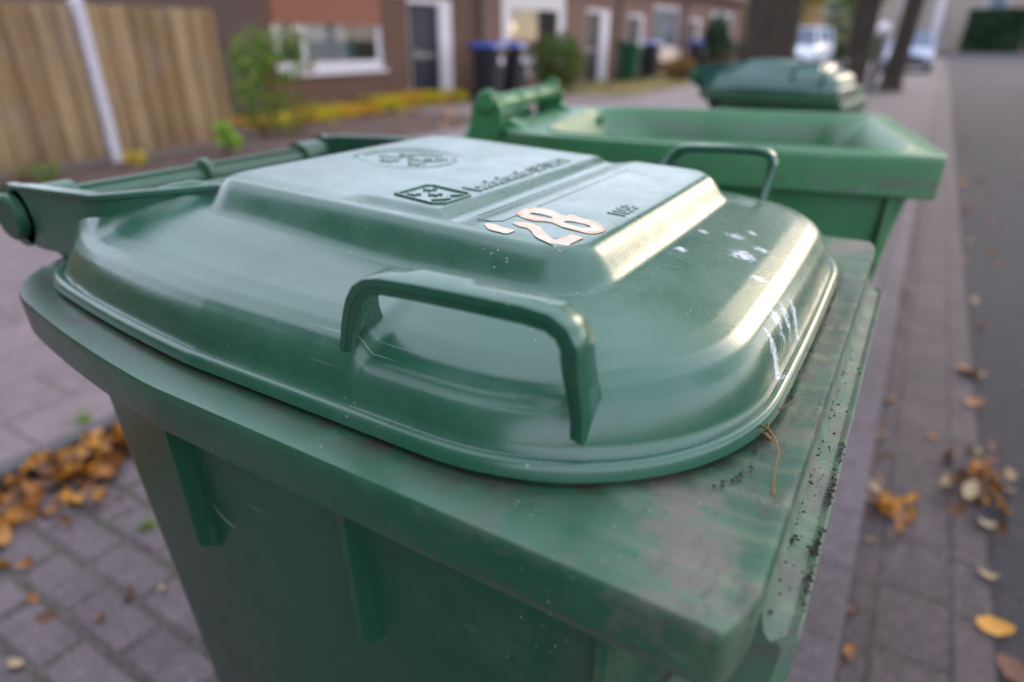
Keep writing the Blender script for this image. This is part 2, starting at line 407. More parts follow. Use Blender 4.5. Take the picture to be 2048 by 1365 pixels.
def body_mesh(detail=True, skirt=0., wide=0.):
    bm = bmesh.new(); n, sd_ = (10, 40) if detail else (4, 3)
    R = lambda x0, x1, hy, rb, rf: rr(x0, x1, -hy, hy, rb, rf, n, sd_)
    L = [(R(-.262, .20, .212, .05, .05), .075), (R(-.264, .205, .218, .05, .05), .10), (R(-.268, .285, .272, .07, .05), .90), (R(-.268, .300, .277, .075, .04), .984),
         (R(-.378, .318, .2925, .098, .004), .9865), (R(-.3815, .3205, .2965, .10, .004), .9845),
         (R(-.3840, .3215, .2990, .10, .003), .987), (R(-.3850, .3222, .3000, .10, .003), 1.012), (R(-.3845, .3220, .2998, .10, .003), 1.0180), (R(-.382, .3212, .2988, .098, .003), 1.0198),
         (R(-.372, .3165, .289, .094, .006), 1.0196), (R(-.355, .3135, .272, .085, .010), 1.0180), (R(-.33, .285, .264, .09, .05), 1.0178), (R(-.300, .262, .258, .09, .075), 1.0182),
         (R(-.299, .258, .2565, .09, .078), 1.0215), (R(-.296, .254, .2535, .09, .08), 1.0218), (R(-.293, .250, .250, .09, .08), 1.0180), (R(-.270, .242, .242, .085, .08), 1.000), (R(-.220, .232, .236, .07, .07), .96),
         (R(-.215, .225, .232, .07, .07), .70), (R(-.205, .200, .200, .05, .05), .12)]
    if wide:
        L[12:21] = [(R(-.305, .300, .272, .09, .045), 1.0178), (R(-.302, .290, .268, .09, .065), 1.0182), (R(-.301, .287, .266, .09, .066), 1.0215), (R(-.298, .284, .263, .09, .068), 1.0218), (R(-.295, .280, .260, .09, .07), 1.0180), (R(-.275, .262, .250, .085, .08), .990), (R(-.220, .245, .244, .07, .07), .95), (R(-.215, .228, .234, .07, .07), .70), (R(-.205, .200, .200, .05, .05), .12)]
    chf = lambda x, y: x - (max(0., abs(y) - .276) / .022 * .0065 if x > .29 else 0)
    L = [([(chf(x, y), warp(x, y)) for x, y in P], z - (skirt if .9840 < z < .9875 and i > 3 else 0)) for i, (P, z) in enumerate(L)]
    loft(bm, L, close_last=True, close_first=True)
    # stiffening fins under the flange
    for y in (-1, 1):
        for x in (-.074, .097, .262):
            a = [(x - .003, .2605), (x + .003, .2605)]
            v = []
            for xx in (x - .003, x + .003):
                v.append([bm.verts.new((xx, y * .255, .842)), bm.verts.new((xx, y * .2835, .864)), bm.verts.new((xx, y * .287, .985)), bm.verts.new((xx, y * .255, .985))])
            bm.faces.new(v[0][::-1]); bm.faces.new(v[1])
            for k in range(4): bm.faces.new((v[0][k], v[0][(k + 1) % 4], v[1][(k + 1) % 4], v[1][k]))
    return bm
def make_bin(name, loc, label, mats, group=None, rz=0, scale=1., lid='closed', detail=True, collars=(0.,), skirt=0.):
    bmat, tmat, lmat = mats; ks = 1. if lid == 'closed' else .78
    r = empty(name, loc, label, 'wheelie bin', group, rz); r.scale = (scale,) * 3
    b = from_bm('body', body_mesh(detail, skirt, lid != 'closed'), bmat, r, True, 32)
    # comb ledge on the front wall
    if not skirt:
     bm = bmesh.new(); pr = [(.300, .995), (.3225, .995), (.3245, .986), (.327, .9825), (.334, .9815), (.3375, .983), (.339, .980), (.3375, .952), (.330, .925), (.300, .905)]
     ys = [-.257, -.250, .250, .257]
     rings = [[bm.verts.new((x - (.006 if yy in (ys[0], ys[-1]) and x > .33 else 0), yy, z)) for x, z in pr] for yy in ys]
     for a_, b_ in zip(rings, rings[1:]):
        for k in range(len(pr)): bm.faces.new((a_[k], a_[(k + 1) % len(pr)], b_[(k + 1) % len(pr)], b_[k]))
     bm.faces.new(rings[0]); bm.faces.new(rings[-1])
     from_bm('lifting_ledge', bm, M['ledge'] if detail else bmat, r, True, 25)
    # hinge brackets and grip bar of the body
    for s in (-1, 1):
        bm = bmesh.new()
        prism_y(bm, [(-.418, 1.045), (-.405, 1.036), (-.385, 1.038), (-.37, 1.045), (-.32, 1.020), (-.27, 1.019), (-.27, .90), (-.30, .93), (-.345, .985), (-.385, 1.015), (-.41, 1.03)], s * .158, s * .184)
        tube(bm, [(-.405, s * .150, 1.063), (-.405, s * .190, 1.063)], .026 * ks, 20)
        from_bm('hinge_bracket', bm, tmat, r, True, 35)
    bm = bmesh.new(); tube(bm, [(-.400, -.186, 1.066), (-.400, .186, 1.066)], .0135, 20)
    box(bm, -.4035, -.3965, -.186, .186, 1.066, 1.0835, .001)
    grip = from_bm('grip_bar', bm, tmat, r, True, 40)
    for cy in collars:
        bm = bmesh.new(); tube(bm, [(-.400, cy - .006, 1.068), (-.400, cy - .004, 1.068), (-.400, cy + .004, 1.068), (-.400, cy + .006, 1.068)], [.019 * ks, .0215 * ks, .0215 * ks, .019 * ks], 24)
        from_bm('collar', bm, tmat, grip, True, 40)
    # axle and wheels
    bm = bmesh.new(); tube(bm, [(-.255, -.27, .10), (-.255, .27, .10)], .011, 12); ax = from_bm('axle', bm, M['steel'], r, True, 40)
    for s in (-1, 1):
        bm = bmesh.new(); tube(bm, [(-.255, s * .245, .10), (-.255, s * .25, .10), (-.255, s * .285, .10), (-.255, s * .29, .10)], [.093, .10, .10, .093], 28)
        wh = from_bm('wheel', bm, M['rubber'], r, True, 35)
        bm = bmesh.new(); tube(bm, [(-.255, s * .288, .10), (-.255, s * .294, .10)], .055, 20); from_bm('hub', bm, tmat, wh, True, 35)
    # lid
    if lid == 'closed':
        l = link_mesh('lid', lid_mesh(detail), lmat, r, True, 60)
    else:      # thrown open: hangs down behind the hinge
        me = lid_mesh(False); l = link_mesh('lid', me, lmat, r, True, 60)
        piv = Vector((-.405, 0, 1.063))
        l.matrix_local = Matrix.Translation(piv) @ Matrix.Rotation(math.radians(-262), 4, 'Y') @ Matrix.Translation(-piv)
        sol = l.modifiers.new('shell', 'SOLIDIFY'); sol.thickness = .004
    for s in (-1, 1):
        from_bm('lid_handle', grip_mesh(s), lmat, l, True, 42)
        from_bm('hinge_arm', arm_mesh(s, .031 if lid == 'closed' else .020), lmat, l, True, 35)
        bm = bmesh.new(); tube(bm, [(-.405, s * .203, 1.063), (-.405, s * .2135, 1.063), (-.405, s * .2155, 1.063)], [.0225 * ks, .0225 * ks, .0200 * ks], 30)
        from_bm('hinge_pin', bm, tmat, l, True, 35)
    return r, l

BX, BY = -.335, .485
bin1, lid1 = make_bin('wheelie_bin', (BX, BY, 0), 'green wheelie bin with closed domed lid bearing the peeling house number 28', (M['rim'], M['trim'], M['lid']))
# lettering and number on the lid ------------------------------------------------
def on_lid(me_or_bm, name, mat, smooth=False, lift=.0, parent=None):
    return None
def place_text(s, name, size, x_base, y0, lift, spacing=1., squash=1., extr=.0006):
    me = text_mesh(s, .02, extr, spacing)
    w0 = max(v.co.x for v in me.vertices); f = size / w0
    for v in me.vertices: v.co.x *= f; v.co.y *= f
    for v in me.vertices:     # text x -> +Y, text y -> -X
        tx, ty, tz = v.co; X = x_base - ty * squash; Y = y0 + tx
        v.co = (X, Y, plateau_z(X) + lift + tz)
    return link_mesh(name, me, M['lid'], lid1)
place_text('Leederbende OF DIEST', 'maker_lettering', .168, .043, -.058, .0002, 1.0, 1.35, .0008)
place_text('1058', 'mould_number', .034, .166, -.056, .0002, 1.0, 1.1, .0005)
# maker's badge: frame with three stars and a little arrow
bm = bmesh.new()
def ribbon(bm, pts, wd, z0, closed=False, h=.0016):
    P = pts + ([pts[0]] if closed else [])
    for (ax, ay), (bx, by) in zip(P, P[1:]):
        L = math.hypot(bx - ax, by - ay); nx, ny = -(by - ay) / L * wd / 2, (bx - ax) / L * wd / 2
        ex, ey = (bx - ax) / L * wd / 2, (by - ay) / L * wd / 2
        q = [(ax - ex + nx, ay - ey + ny), (ax - ex - nx, ay - ey - ny), (bx + ex - nx, by + ey - ny), (bx + ex + nx, by + ey + ny)]
        lo = [bm.verts.new((x, y, plateau_z(x) + z0)) for x, y in q]; hi = [bm.verts.new((x, y, plateau_z(x) + z0 + h)) for x, y in q]
        bm.faces.new(hi)
        for k in range(4): bm.faces.new((lo[k], lo[(k + 1) % 4], hi[(k + 1) % 4], hi[k]))
ribbon(bm, [(-.001, -.107), (.038, -.112), (.046, -.106), (.047, -.076), (.042, -.070), (.005, -.066), (-.001, -.070)], .0016, -.0002, True)
def star(bm, cx, cy, r, z0, h=.0015):
    P = [(cx - math.cos(k * math.pi / 5) * (r if k % 2 == 0 else r * .42), cy + math.sin(k * math.pi / 5) * (r if k % 2 == 0 else r * .42)) for k in range(10)]
    lo = [bm.verts.new((x, y, plateau_z(x) + z0)) for x, y in P]; hi = [bm.verts.new((x, y, plateau_z(x) + z0 + h)) for x, y in P]
    bm.faces.new(hi)
    for k in range(10): bm.faces.new((lo[k], lo[(k + 1) % 10], hi[(k + 1) % 10], hi[k]))
for cx, cy in ((.010, -.099), (.010, -.079), (.023, -.089)): star(bm, cx, cy, .0062, -.0002)
ribbon(bm, [(.033, -.104), (.041, -.094), (.034, -.086), (.042, -.078)], .0022, -.0002)
from_bm('maker_badge', bm, M['lid'], lid1)
bm = bmesh.new()
for cx, cy, r_ in ((-.098, -.004, .010), (-.080, .020, .013), (-.104, .030, .009), (-.068, .000, .009), (-.062, .032, .007)): star(bm, cx, cy, r_, -.0022, .0016)
ribbon(bm, [(-.118, .006), (-.100, .016), (-.094, .040), (-.072, .046)], .0022, -.0022, False, .0014)
ribbon(bm, [(-.055, -.006), (-.070, .012), (-.060, .026)], .0022, -.0022, False, .0014)
from_bm('oval_emblem', bm, M['lid'], lid1)
# label field outline groove
bm = bmesh.new(); ribbon(bm, [(.083, .11), (.083, -.119), (.087, -.124), (.098, -.124), (.104, -.118), (.104, .11)], .0009, -.0003, False, .0007)
from_bm('label_field_line', bm, M['lid'], lid1)
# peeling foil numbers (outlines in bin space)
FRAG = [(0.0982, -0.1328), (0.0997, -0.1307), (0.1028, -0.1299), (0.1066, -0.1302), (0.1113, -0.1319), (0.1158, -0.1324), (0.1224, -0.1329), (0.123, -0.1363), (0.1226, -0.1412), (0.1205, -0.1433), (0.1167, -0.1427), (0.1117, -0.1426), (0.1075, -0.1415), (0.1041, -0.1389)]
TWO = [(0.1123, -0.1197), (0.114, -0.1155), (0.1189, -0.1128), (0.1242, -0.1123), (0.1318, -0.1158), (0.1371, -0.1223), (0.1436, -0.1274), (0.1514, -0.1347), (0.1541, -0.1362), (0.1547, -0.1298), (0.1562, -0.1175), (0.166, -0.1203), (0.1648, -0.136), (0.1652, -0.1476), (0.1634, -0.149), (0.1576, -0.1462), (0.1505, -0.1425), (0.1437, -0.1395), (0.1383, -0.1352), (0.1317, -0.1278), (0.1259, -0.1237), (0.1202, -0.1236), (0.1156, -0.1218)]
EIGHT = [(0.1023, -0.0975), (0.1003, -0.0914), (0.0998, -0.0828), (0.1028, -0.0748), (0.1087, -0.0717), (0.1161, -0.0729), (0.1231, -0.0762), (0.1294, -0.0799), (0.1333, -0.0804), (0.1342, -0.0751), (0.1379, -0.0752), (0.1431, -0.0786), (0.1507, -0.0799), (0.1582, -0.0827), (0.1649, -0.0871), (0.1694, -0.093), (0.1707, -0.0986), (0.1696, -0.1033), (0.1674, -0.1084), (0.1633, -0.1095), (0.1573, -0.1091), (0.1509, -0.1083), (0.1434, -0.1068), (0.1356, -0.1024), (0.1308, -0.1014), (0.1261, -0.1031), (0.1218, -0.1057), (0.1167, -0.1054), (0.1103, -0.1032), (0.105, -0.1005)]
HOLE_A = [(0.1091, -0.0911), (0.1106, -0.0884), (0.116, -0.0875), (0.122, -0.0879), (0.1271, -0.0898), (0.1288, -0.0923), (0.126, -0.0951), (0.1203, -0.0952), (0.1148, -0.0945), (0.1112, -0.0934)]
HOLE_B = [(0.1385, -0.0954), (0.1397, -0.0916), (0.1447, -0.0904), (0.1517, -0.0906), (0.1575, -0.0929), (0.1601, -0.0963), (0.1587, -0.0996), (0.1531, -0.1005), (0.1458, -0.0994), (0.1408, -0.0978)]
def foil(outl, holes, seed):
    bm = bmesh.new(); loops = [outl] + holes
    pts = [p for L in loops for p in L]
    tris = tessellate_polygon([[Vector((x, y, 0)) for x, y in L] for L in loops])
    def Z(x, y):
        return max(lid_z(x, y, LY - abs(y)) + .0005, plateau_z(x) - .0022) + .0005 * abs(noise.noise(Vector((x * 60 + seed, y * 60, 0))))
    hi = [bm.verts.new((x, y, Z(x, y))) for x, y in pts]; lo = [bm.verts.new((x, y, Z(x, y) - .0003)) for x, y in pts]
    for t in tris:
        bm.faces.new([hi[i] for i in t]); bm.faces.new([lo[i] for i in t[::-1]])
    o = 0
    for L in loops:
        n = len(L)
        for k in range(n): bm.faces.new((lo[o + k], lo[o + (k + 1) % n], hi[o + (k + 1) % n], hi[o + k]))
        o += n
    bmesh.ops.subdivide_edges(bm, edges=[e for e in bm.edges if e.calc_length() > .003], cuts=2)
    bmesh.ops.triangulate(bm, faces=bm.faces)
    me_o = from_bm('number_sticker', bm, M['sticker'], lid1)
    me = me_o.data; at = me.attributes.new('rust', 'FLOAT', 'POINT')
    for i, v in enumerate(me.vertices):
        x, y = v.co.x, v.co.y; d = 9
        for k in range(len(outl)):
            a, b = outl[k], outl[(k + 1) % len(outl)]
            d = min(d, segd(x, y, a, b))
        at.data[i].value = max(0, 1 - d / .0035) * (.7 if seed == 8 else .3) * (1.1 if noise.noise(Vector((x * 70, y * 70, seed))) > -.1 else .2)
    return me_o
foil(FRAG, [], 1); foil(TWO, [], 2); foil(EIGHT, [HOLE_A, HOLE_B], 8)

bin2, lid2 = make_bin('wheelie_bin', (-.3305, 1.3194, 0), 'bright green wheelie bin with its lid thrown open, showing its empty inside', (M['rim2'], M['trim2'], M['trim2']), rz=math.radians(11.5), lid='open', skirt=.022, collars=(-.165, -.055, .055, .165))
bin2.scale = (1, 1, 1.0514)
for ch in list(bin2.children):
    if ch.name.split('.')[0] in ('grip_bar', 'hinge_bracket'): ch.location.z = -.012
bin3, lid3 = make_bin('wheelie_bin', (-.475, 2.80, 0), 'bluish green wheelie bin with shut lid standing in front of the thick tree trunk', (M['trim'], M['trim'], M['lid3']), detail=False, rz=math.radians(-4))
bin3.scale = (.74, .9, 1.03)

# dry stalk and crumbs on the front flange of the first bin -----------------------
M['straw'] = plain('dry_straw', (.20, .10, .03), .6, .4, 60)
M['soil'] = plain('dark_soil_crumbs', (.035, .025, .022), .95, .4, 90)
Z0 = 1.0188
bm = bmesh.new()
def W(x, y, z=0): return (x, y, z)
stalk = [(-.046, .333, .004), (-.040, .327, .008), (-.034, .322, .009), (-.029, .312, .010), (-.0255, .303, .0085), (-.025, .293, .006), (-.0235, .284, .0035), (-.0225, .278, .001)]
tube(bm, [(x, y, Z0 + .0015 + z) for x, y, z in stalk], [.0008, .0008, .0006, .0006, .0005, .0004, .0006, .0009], 7)
tube(bm, [(x, y, Z0 + .0012 + z) for x, y, z in [(-.041, .345, .001), (-.038, .350, .003), (-.033, .357, .006), (-.028, .364, .010)]], [.0006, .0006, .0005, .0003], 6)
tube(bm, [(x, y, Z0 + .0012 + z) for x, y, z in [(-.046, .334, .001), (-.043, .339, .004), (-.038, .340, .006), (-.036, .333, .004), (-.040, .330, .002)]], .0005, 6)
tube(bm, [(x, y, Z0 + .001 + z) for x, y, z in [(-.048, .336, 0), (-.042, .331, .002), (-.036, .329, .002), (-.033, .327, .001)]], .0011, 6)
tag(from_bm('dry_stalk', bm, M['straw'], None, True, 60), 'bent dry brown plant stalk lying on the dirty front rim of the nearest bin', 'stalk')
bm = bmesh.new()
for i in range(1100):
    t = random.random()
    if t < .40:      # along the foot of the lid
        a = random.random(); x = -.041 + random.gauss(0, .0015) + .010 * (1 - sstep(.24, .38, .2 + a * .45)) * -1; y = .25 + a * .42; x = -.0395 - .05 * max(0, (.30 - y) / .06) ** 2 + abs(random.gauss(0, .004)) ** 1.0; z = Z0 + .0006
        if y < .27: continue
    elif t < .72: x = random.uniform(-.012, .0035) if random.random() < .6 else -.010 + random.gauss(0, .0012); y = random.gauss(.35, .12); z = .988 - (x + .012) * .30
    else: x = .0015 + random.gauss(0, .001); y = random.choice([.36, .30, .27, .345, .40]) + random.gauss(0, .008); z = .9835
    if not .235 < y < .74: continue
    r = random.choice([.0002, .0003, .0003, .0005, .0005, .0010]) * random.uniform(.6, 1.2)
    m_ = Matrix.Translation((x, y, z + r * .3)) @ Matrix.Rotation(random.random() * 6, 4, 'Z') @ Matrix.Diagonal((1, random.uniform(.5, 1.8), .6, 1))
    bmesh.ops.create_icosphere(bm, subdivisions=1, radius=r, matrix=m_)
tag(from_bm('soil_crumbs', bm, M['soil']), kind='stuff')

# ------------------------------------------------------------------ ground
def sheet(name, x0, x1, y0, y1, z, mat, kind='structure', sub=None):
    bm = bmesh.new(); bm.faces.new([bm.verts.new(p) for p in [(x0, y0, z), (x1, y0, z), (x1, y1, z), (x0, y1, z)]])
    return tag(from_bm(name, bm, mat), kind=kind)
def slab(name, x0, x1, y0, y1, z0, z1, mat, bev=.006):
    return tag(boxobj(name, (x0, x1, y0, y1, z0, z1), mat, None, bev), kind='structure')
g = NG('earth'); g.base(g.mix(g.ramp(g.noise(.6, 8), .35, .65), (.05, .06, .025), (.09, .075, .04))); g.rough(.95); M['earth'] = g.m
g = NG('asphalt'); n = g.noise(90, 5, .9); c = g.mix(g.ramp(n, .38, .66), (.012, .010, .011), (.075, .062, .066))
c = g.mix(g.ramp(g.noise(1.2, 5), .4, .7, 0, .35), c, (.055, .047, .052)); g.base(c); g.rough(.9); g.bump(n, .6, .004); M['asphalt'] = g.m
M['pavers'] = brick('clinker_pavers', (.180, .138, .142), (.120, .094, .102), (.040, .034, .020), .225, .112, 'flat', .013, .5, .8, .004, moss=(.05, .05, .02), speck=(.45, .43, .44))
M['slabs'] = brick('concrete_flagstones', (.28, .208, .205), (.215, .165, .168), (.08, .068, .055), .45, .30, 'along', .008, .5, .85, .003, moss=(.07, .09, .03))
M['gutter'] = brick('gutter_pavers', (.085, .060, .060), (.055, .041, .043), (.016, .012, .012), .22, .160, 'along', .007, .12, .75, .004, speck=(.30, .27, .28))
M['kerb'] = brick('concrete_kerb_stone', (.130, .098, .108), (.088, .068, .080), (.04, .028, .03), .248, .6, 'along', .006, .0, .75, .002)
M['kerb2'] = brick('grey_edging_stone', (.13, .115, .110), (.11, .10, .10), (.05, .05, .03), .9, .6, 'along', .006, .0, .85, .002)
M['soilbed'] = plain('soil_bed', (.10, .062, .050), .95, .5, 9, bump=.8)
g = NG('lawn'); c = g.mix(g.ramp(g.noise(2, 6), .4, .6), (.13, .14, .035), (.22, .19, .05)); c = g.mix(g.ramp(g.noise(1.1, 5, co=g.mapping(loc=(3, 8, 0))), .52, .62), c, (.23, .12, .045))
g.base(c); g.rough(.95); g.bump(g.noise(70, 4), 1., .02); M['lawn'] = g.m
sheet('ground', -400, 400, -300, 500, -.09, M['earth'])
sheet('road', .40, 7.2, -14, 62, -.050, M['asphalt'])
sheet('side_road', -40, 90, 62, 86, -.046, M['asphalt'])
bm = bmesh.new()
for x0, x1 in ((.105, .405),):
    bm.faces.new([bm.verts.new(p) for p in [(x0, -14, -.042), (x1, -14, -.040), (x1, 62, -.040), (x0, 62, -.042)]])
tag(from_bm('gutter', bm, M['gutter']), kind='structure')
slab('kerb', .0, .100, -14, 62, -.08, .004, M['kerb'], .008)
sheet('parking_strip', -2.10, .0, -14, 62, .0, M['pavers'])
slab('edging', -2.165, -2.10, -14, 62, -.05, .056, M['kerb2'], .008)
sheet('footpath', -5.75, -2.165, -14, 62, .050, M['slabs'])
slab('garden_edging', -5.82, -5.75, -14, 62, -.05, .065, M['kerb2'], .008)
sheet('garden_bed', -8.85, -5.82, -14, 9.4, .045, M['soilbed'])
sheet('front_path', -8.85, -5.82, 9.4, 14.6, .047, M['slabs'])
sheet('lawn', -8.85, -5.82, 14.6, 62, .060, M['lawn'])
slab('far_kerb', 7.2, 7.32, -14, 62, -.08, .05, M['kerb'], .01)
sheet('far_footpath', 7.32, 10.0, -14, 62, .045, M['slabs'])
sheet('verge', 10.0, 40, -14, 62, .03, M['lawn'])

# ------------------------------------------------------------------ fence
M['board'] = None
g = NG('weathered_boards'); x = g.xyz()
idx = g.math('FLOOR', g.math('DIVIDE', x[1], .112))
rn = g.n.new('ShaderNodeTexWhiteNoise'); rn.noise_dimensions = '1D'; g.link(idx, rn.inputs['W']); rv = rn.outputs['Value']
gr = g.noise(1., 6, .65, g.mapping((30, 30, 1.2)))
c = g.mix(rv, (.28, .165, .065), (.56, .38, .20)); c = g.mix(g.ramp(gr, .42, .66, 0, .75), c, (.14, .09, .06))
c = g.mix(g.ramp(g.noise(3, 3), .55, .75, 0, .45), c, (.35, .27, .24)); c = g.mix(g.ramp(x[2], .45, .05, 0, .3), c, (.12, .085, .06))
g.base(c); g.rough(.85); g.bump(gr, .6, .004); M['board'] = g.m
M['concrete'] = plain('pale_concrete', (.62, .58, .64), .8, .12, 12, bump=.4)
M['concrete2'] = plain('kickboard_concrete', (.21, .175, .16), .85, .2, 8, bump=.4)
fence = empty('board_fence', (-7.25, 2.0, .045), 'tall brown close-board wooden fence with white concrete posts', 'fence')
def fpart(name, bm, mat): 
    o = from_bm(name, bm, mat); o.parent = fence; o.location = (7.25, -2.0, -.045); return o
FP = 3.763
posts = [-3.41, -.97, 1.47, 3.91]
for a, b in [*zip(posts, posts[1:]), (3.91, 5.20)][:0] + [(-3.41, -.97), (-.97, FP), (FP, 5.30)]:
    bm = bmesh.new(); y = a + .06; k = 0
    while y < b - .07:
        wd = .132
        d = .004 if k % 2 == 0 else -.026
        box(bm, -7.225 + d, -7.207 + d, y - .012, min(y + wd - .010, b - .055), .10, 1.525 + random.uniform(-.003, .003), .002)
        y += .112; k += 1
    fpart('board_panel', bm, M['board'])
    bm = bmesh.new(); box(bm, -7.25, -7.205, a + .05, b - .05, .03, .09, .004); fpart('kickboard', bm, M['concrete2'])
    bm = bmesh.new()
    for z in (.45, .9, 1.35): box(bm, -7.30, -7.249, a + .05, b - .05, z, z + .07, .003)
    fpart('rail', bm, M['board'])
for p in (-3.41, -.97, FP):
    bm = bmesh.new(); box(bm, -7.24, -7.145, p - .05, p + .05, .03, 1.55, .008)
    v = bm.verts; bmesh.ops.create_cone(bm, segments=4, radius1=.075, radius2=.01, depth=.05, cap_ends=True, matrix=Matrix.Translation((-7.192, p, 1.575)) @ Matrix.Rotation(math.pi / 4, 4, 'Z'))
    fpart('post', bm, M['concrete'])

# ------------------------------------------------------------------ terraced houses
M['brickA'] = brick('brown_facade_brick', (.165, .076, .048), (.110, .055, .038), (.12, .085, .068), .21, .0625, 'wall', .010)
M['brickB'] = brick('pinkish_facade_brick', (.225, .108, .085), (.175, .088, .072), (.20, .15, .13), .21, .0625, 'wall', .010)
M['brickG'] = brick('gable_brick', (.135, .068, .045), (.10, .052, .036), (.10, .075, .062), .21, .0625, 'gable', .010)
M['white'] = plain('white_paint', (.74, .70, .76), .45, .05)
M['navy'] = plain('dark_navy_paint', (.008, .011, .03), .6, .2)
M['darkdoor'] = plain('dark_brown_paint', (.03, .025, .028), .4, .2)
M['frame_dark'] = plain('dark_frame_paint', (.05, .045, .05), .4, .2)
g = NG('terracotta_shutter'); x = g.xyz(); sl = g.math('FRACT', g.math('DIVIDE', x[2], .042))
g.base(g.mix(g.ramp(sl, .0, .18), (.12, .04, .025), (.34, .12, .075))); g.rough(.6); g.bump(g.ramp(sl, 0, .3), .6, .01); M['shutter'] = g.m
g = NG('window_glass'); g.base((.8, .9, .92)); g.rough(.02)
mx = g.n.new('ShaderNodeMixShader'); tr = g.n.new('ShaderNodeBsdfTransparent'); gl = g.n.new('ShaderNodeBsdfGlossy'); gl.inputs['Roughness'].default_value = .02
fr = g.n.new('ShaderNodeFresnel'); fr.inputs['IOR'].default_value = 1.7
g.link(fr.outputs[0], mx.inputs[0]); g.link(tr.outputs[0], mx.inputs[1]); g.link(gl.outputs[0], mx.inputs[2]); g.link(mx.outputs[0], g.n['Material Output'].inputs[0]); M['glass'] = g.m
M['room'] = plain('room_plaster', (.55, .53, .55), .9, .5, 1.5)
M['curtain'] = plain('curtain_and_bright_panel', (.62, .66, .68), .9, .15, 12)
M['tile'] = brick('roof_tiles', (.14, .065, .045), (.10, .05, .04), (.04, .02, .02), .25, .20, 'along', .012)
M['sill'] = plain('window_sill_tile', (.45, .32, .34), .5)
def lampmat(name, col, s):
    g = NG(name); g.base(col); g.setv(g.b.inputs['Emission Color'], col); g.b.inputs['Emission Strength'].default_value = s; return g.m
M['lamp'] = lampmat('lit_lamp_glass', (1., .80, .48), .40)
FX = -8.8
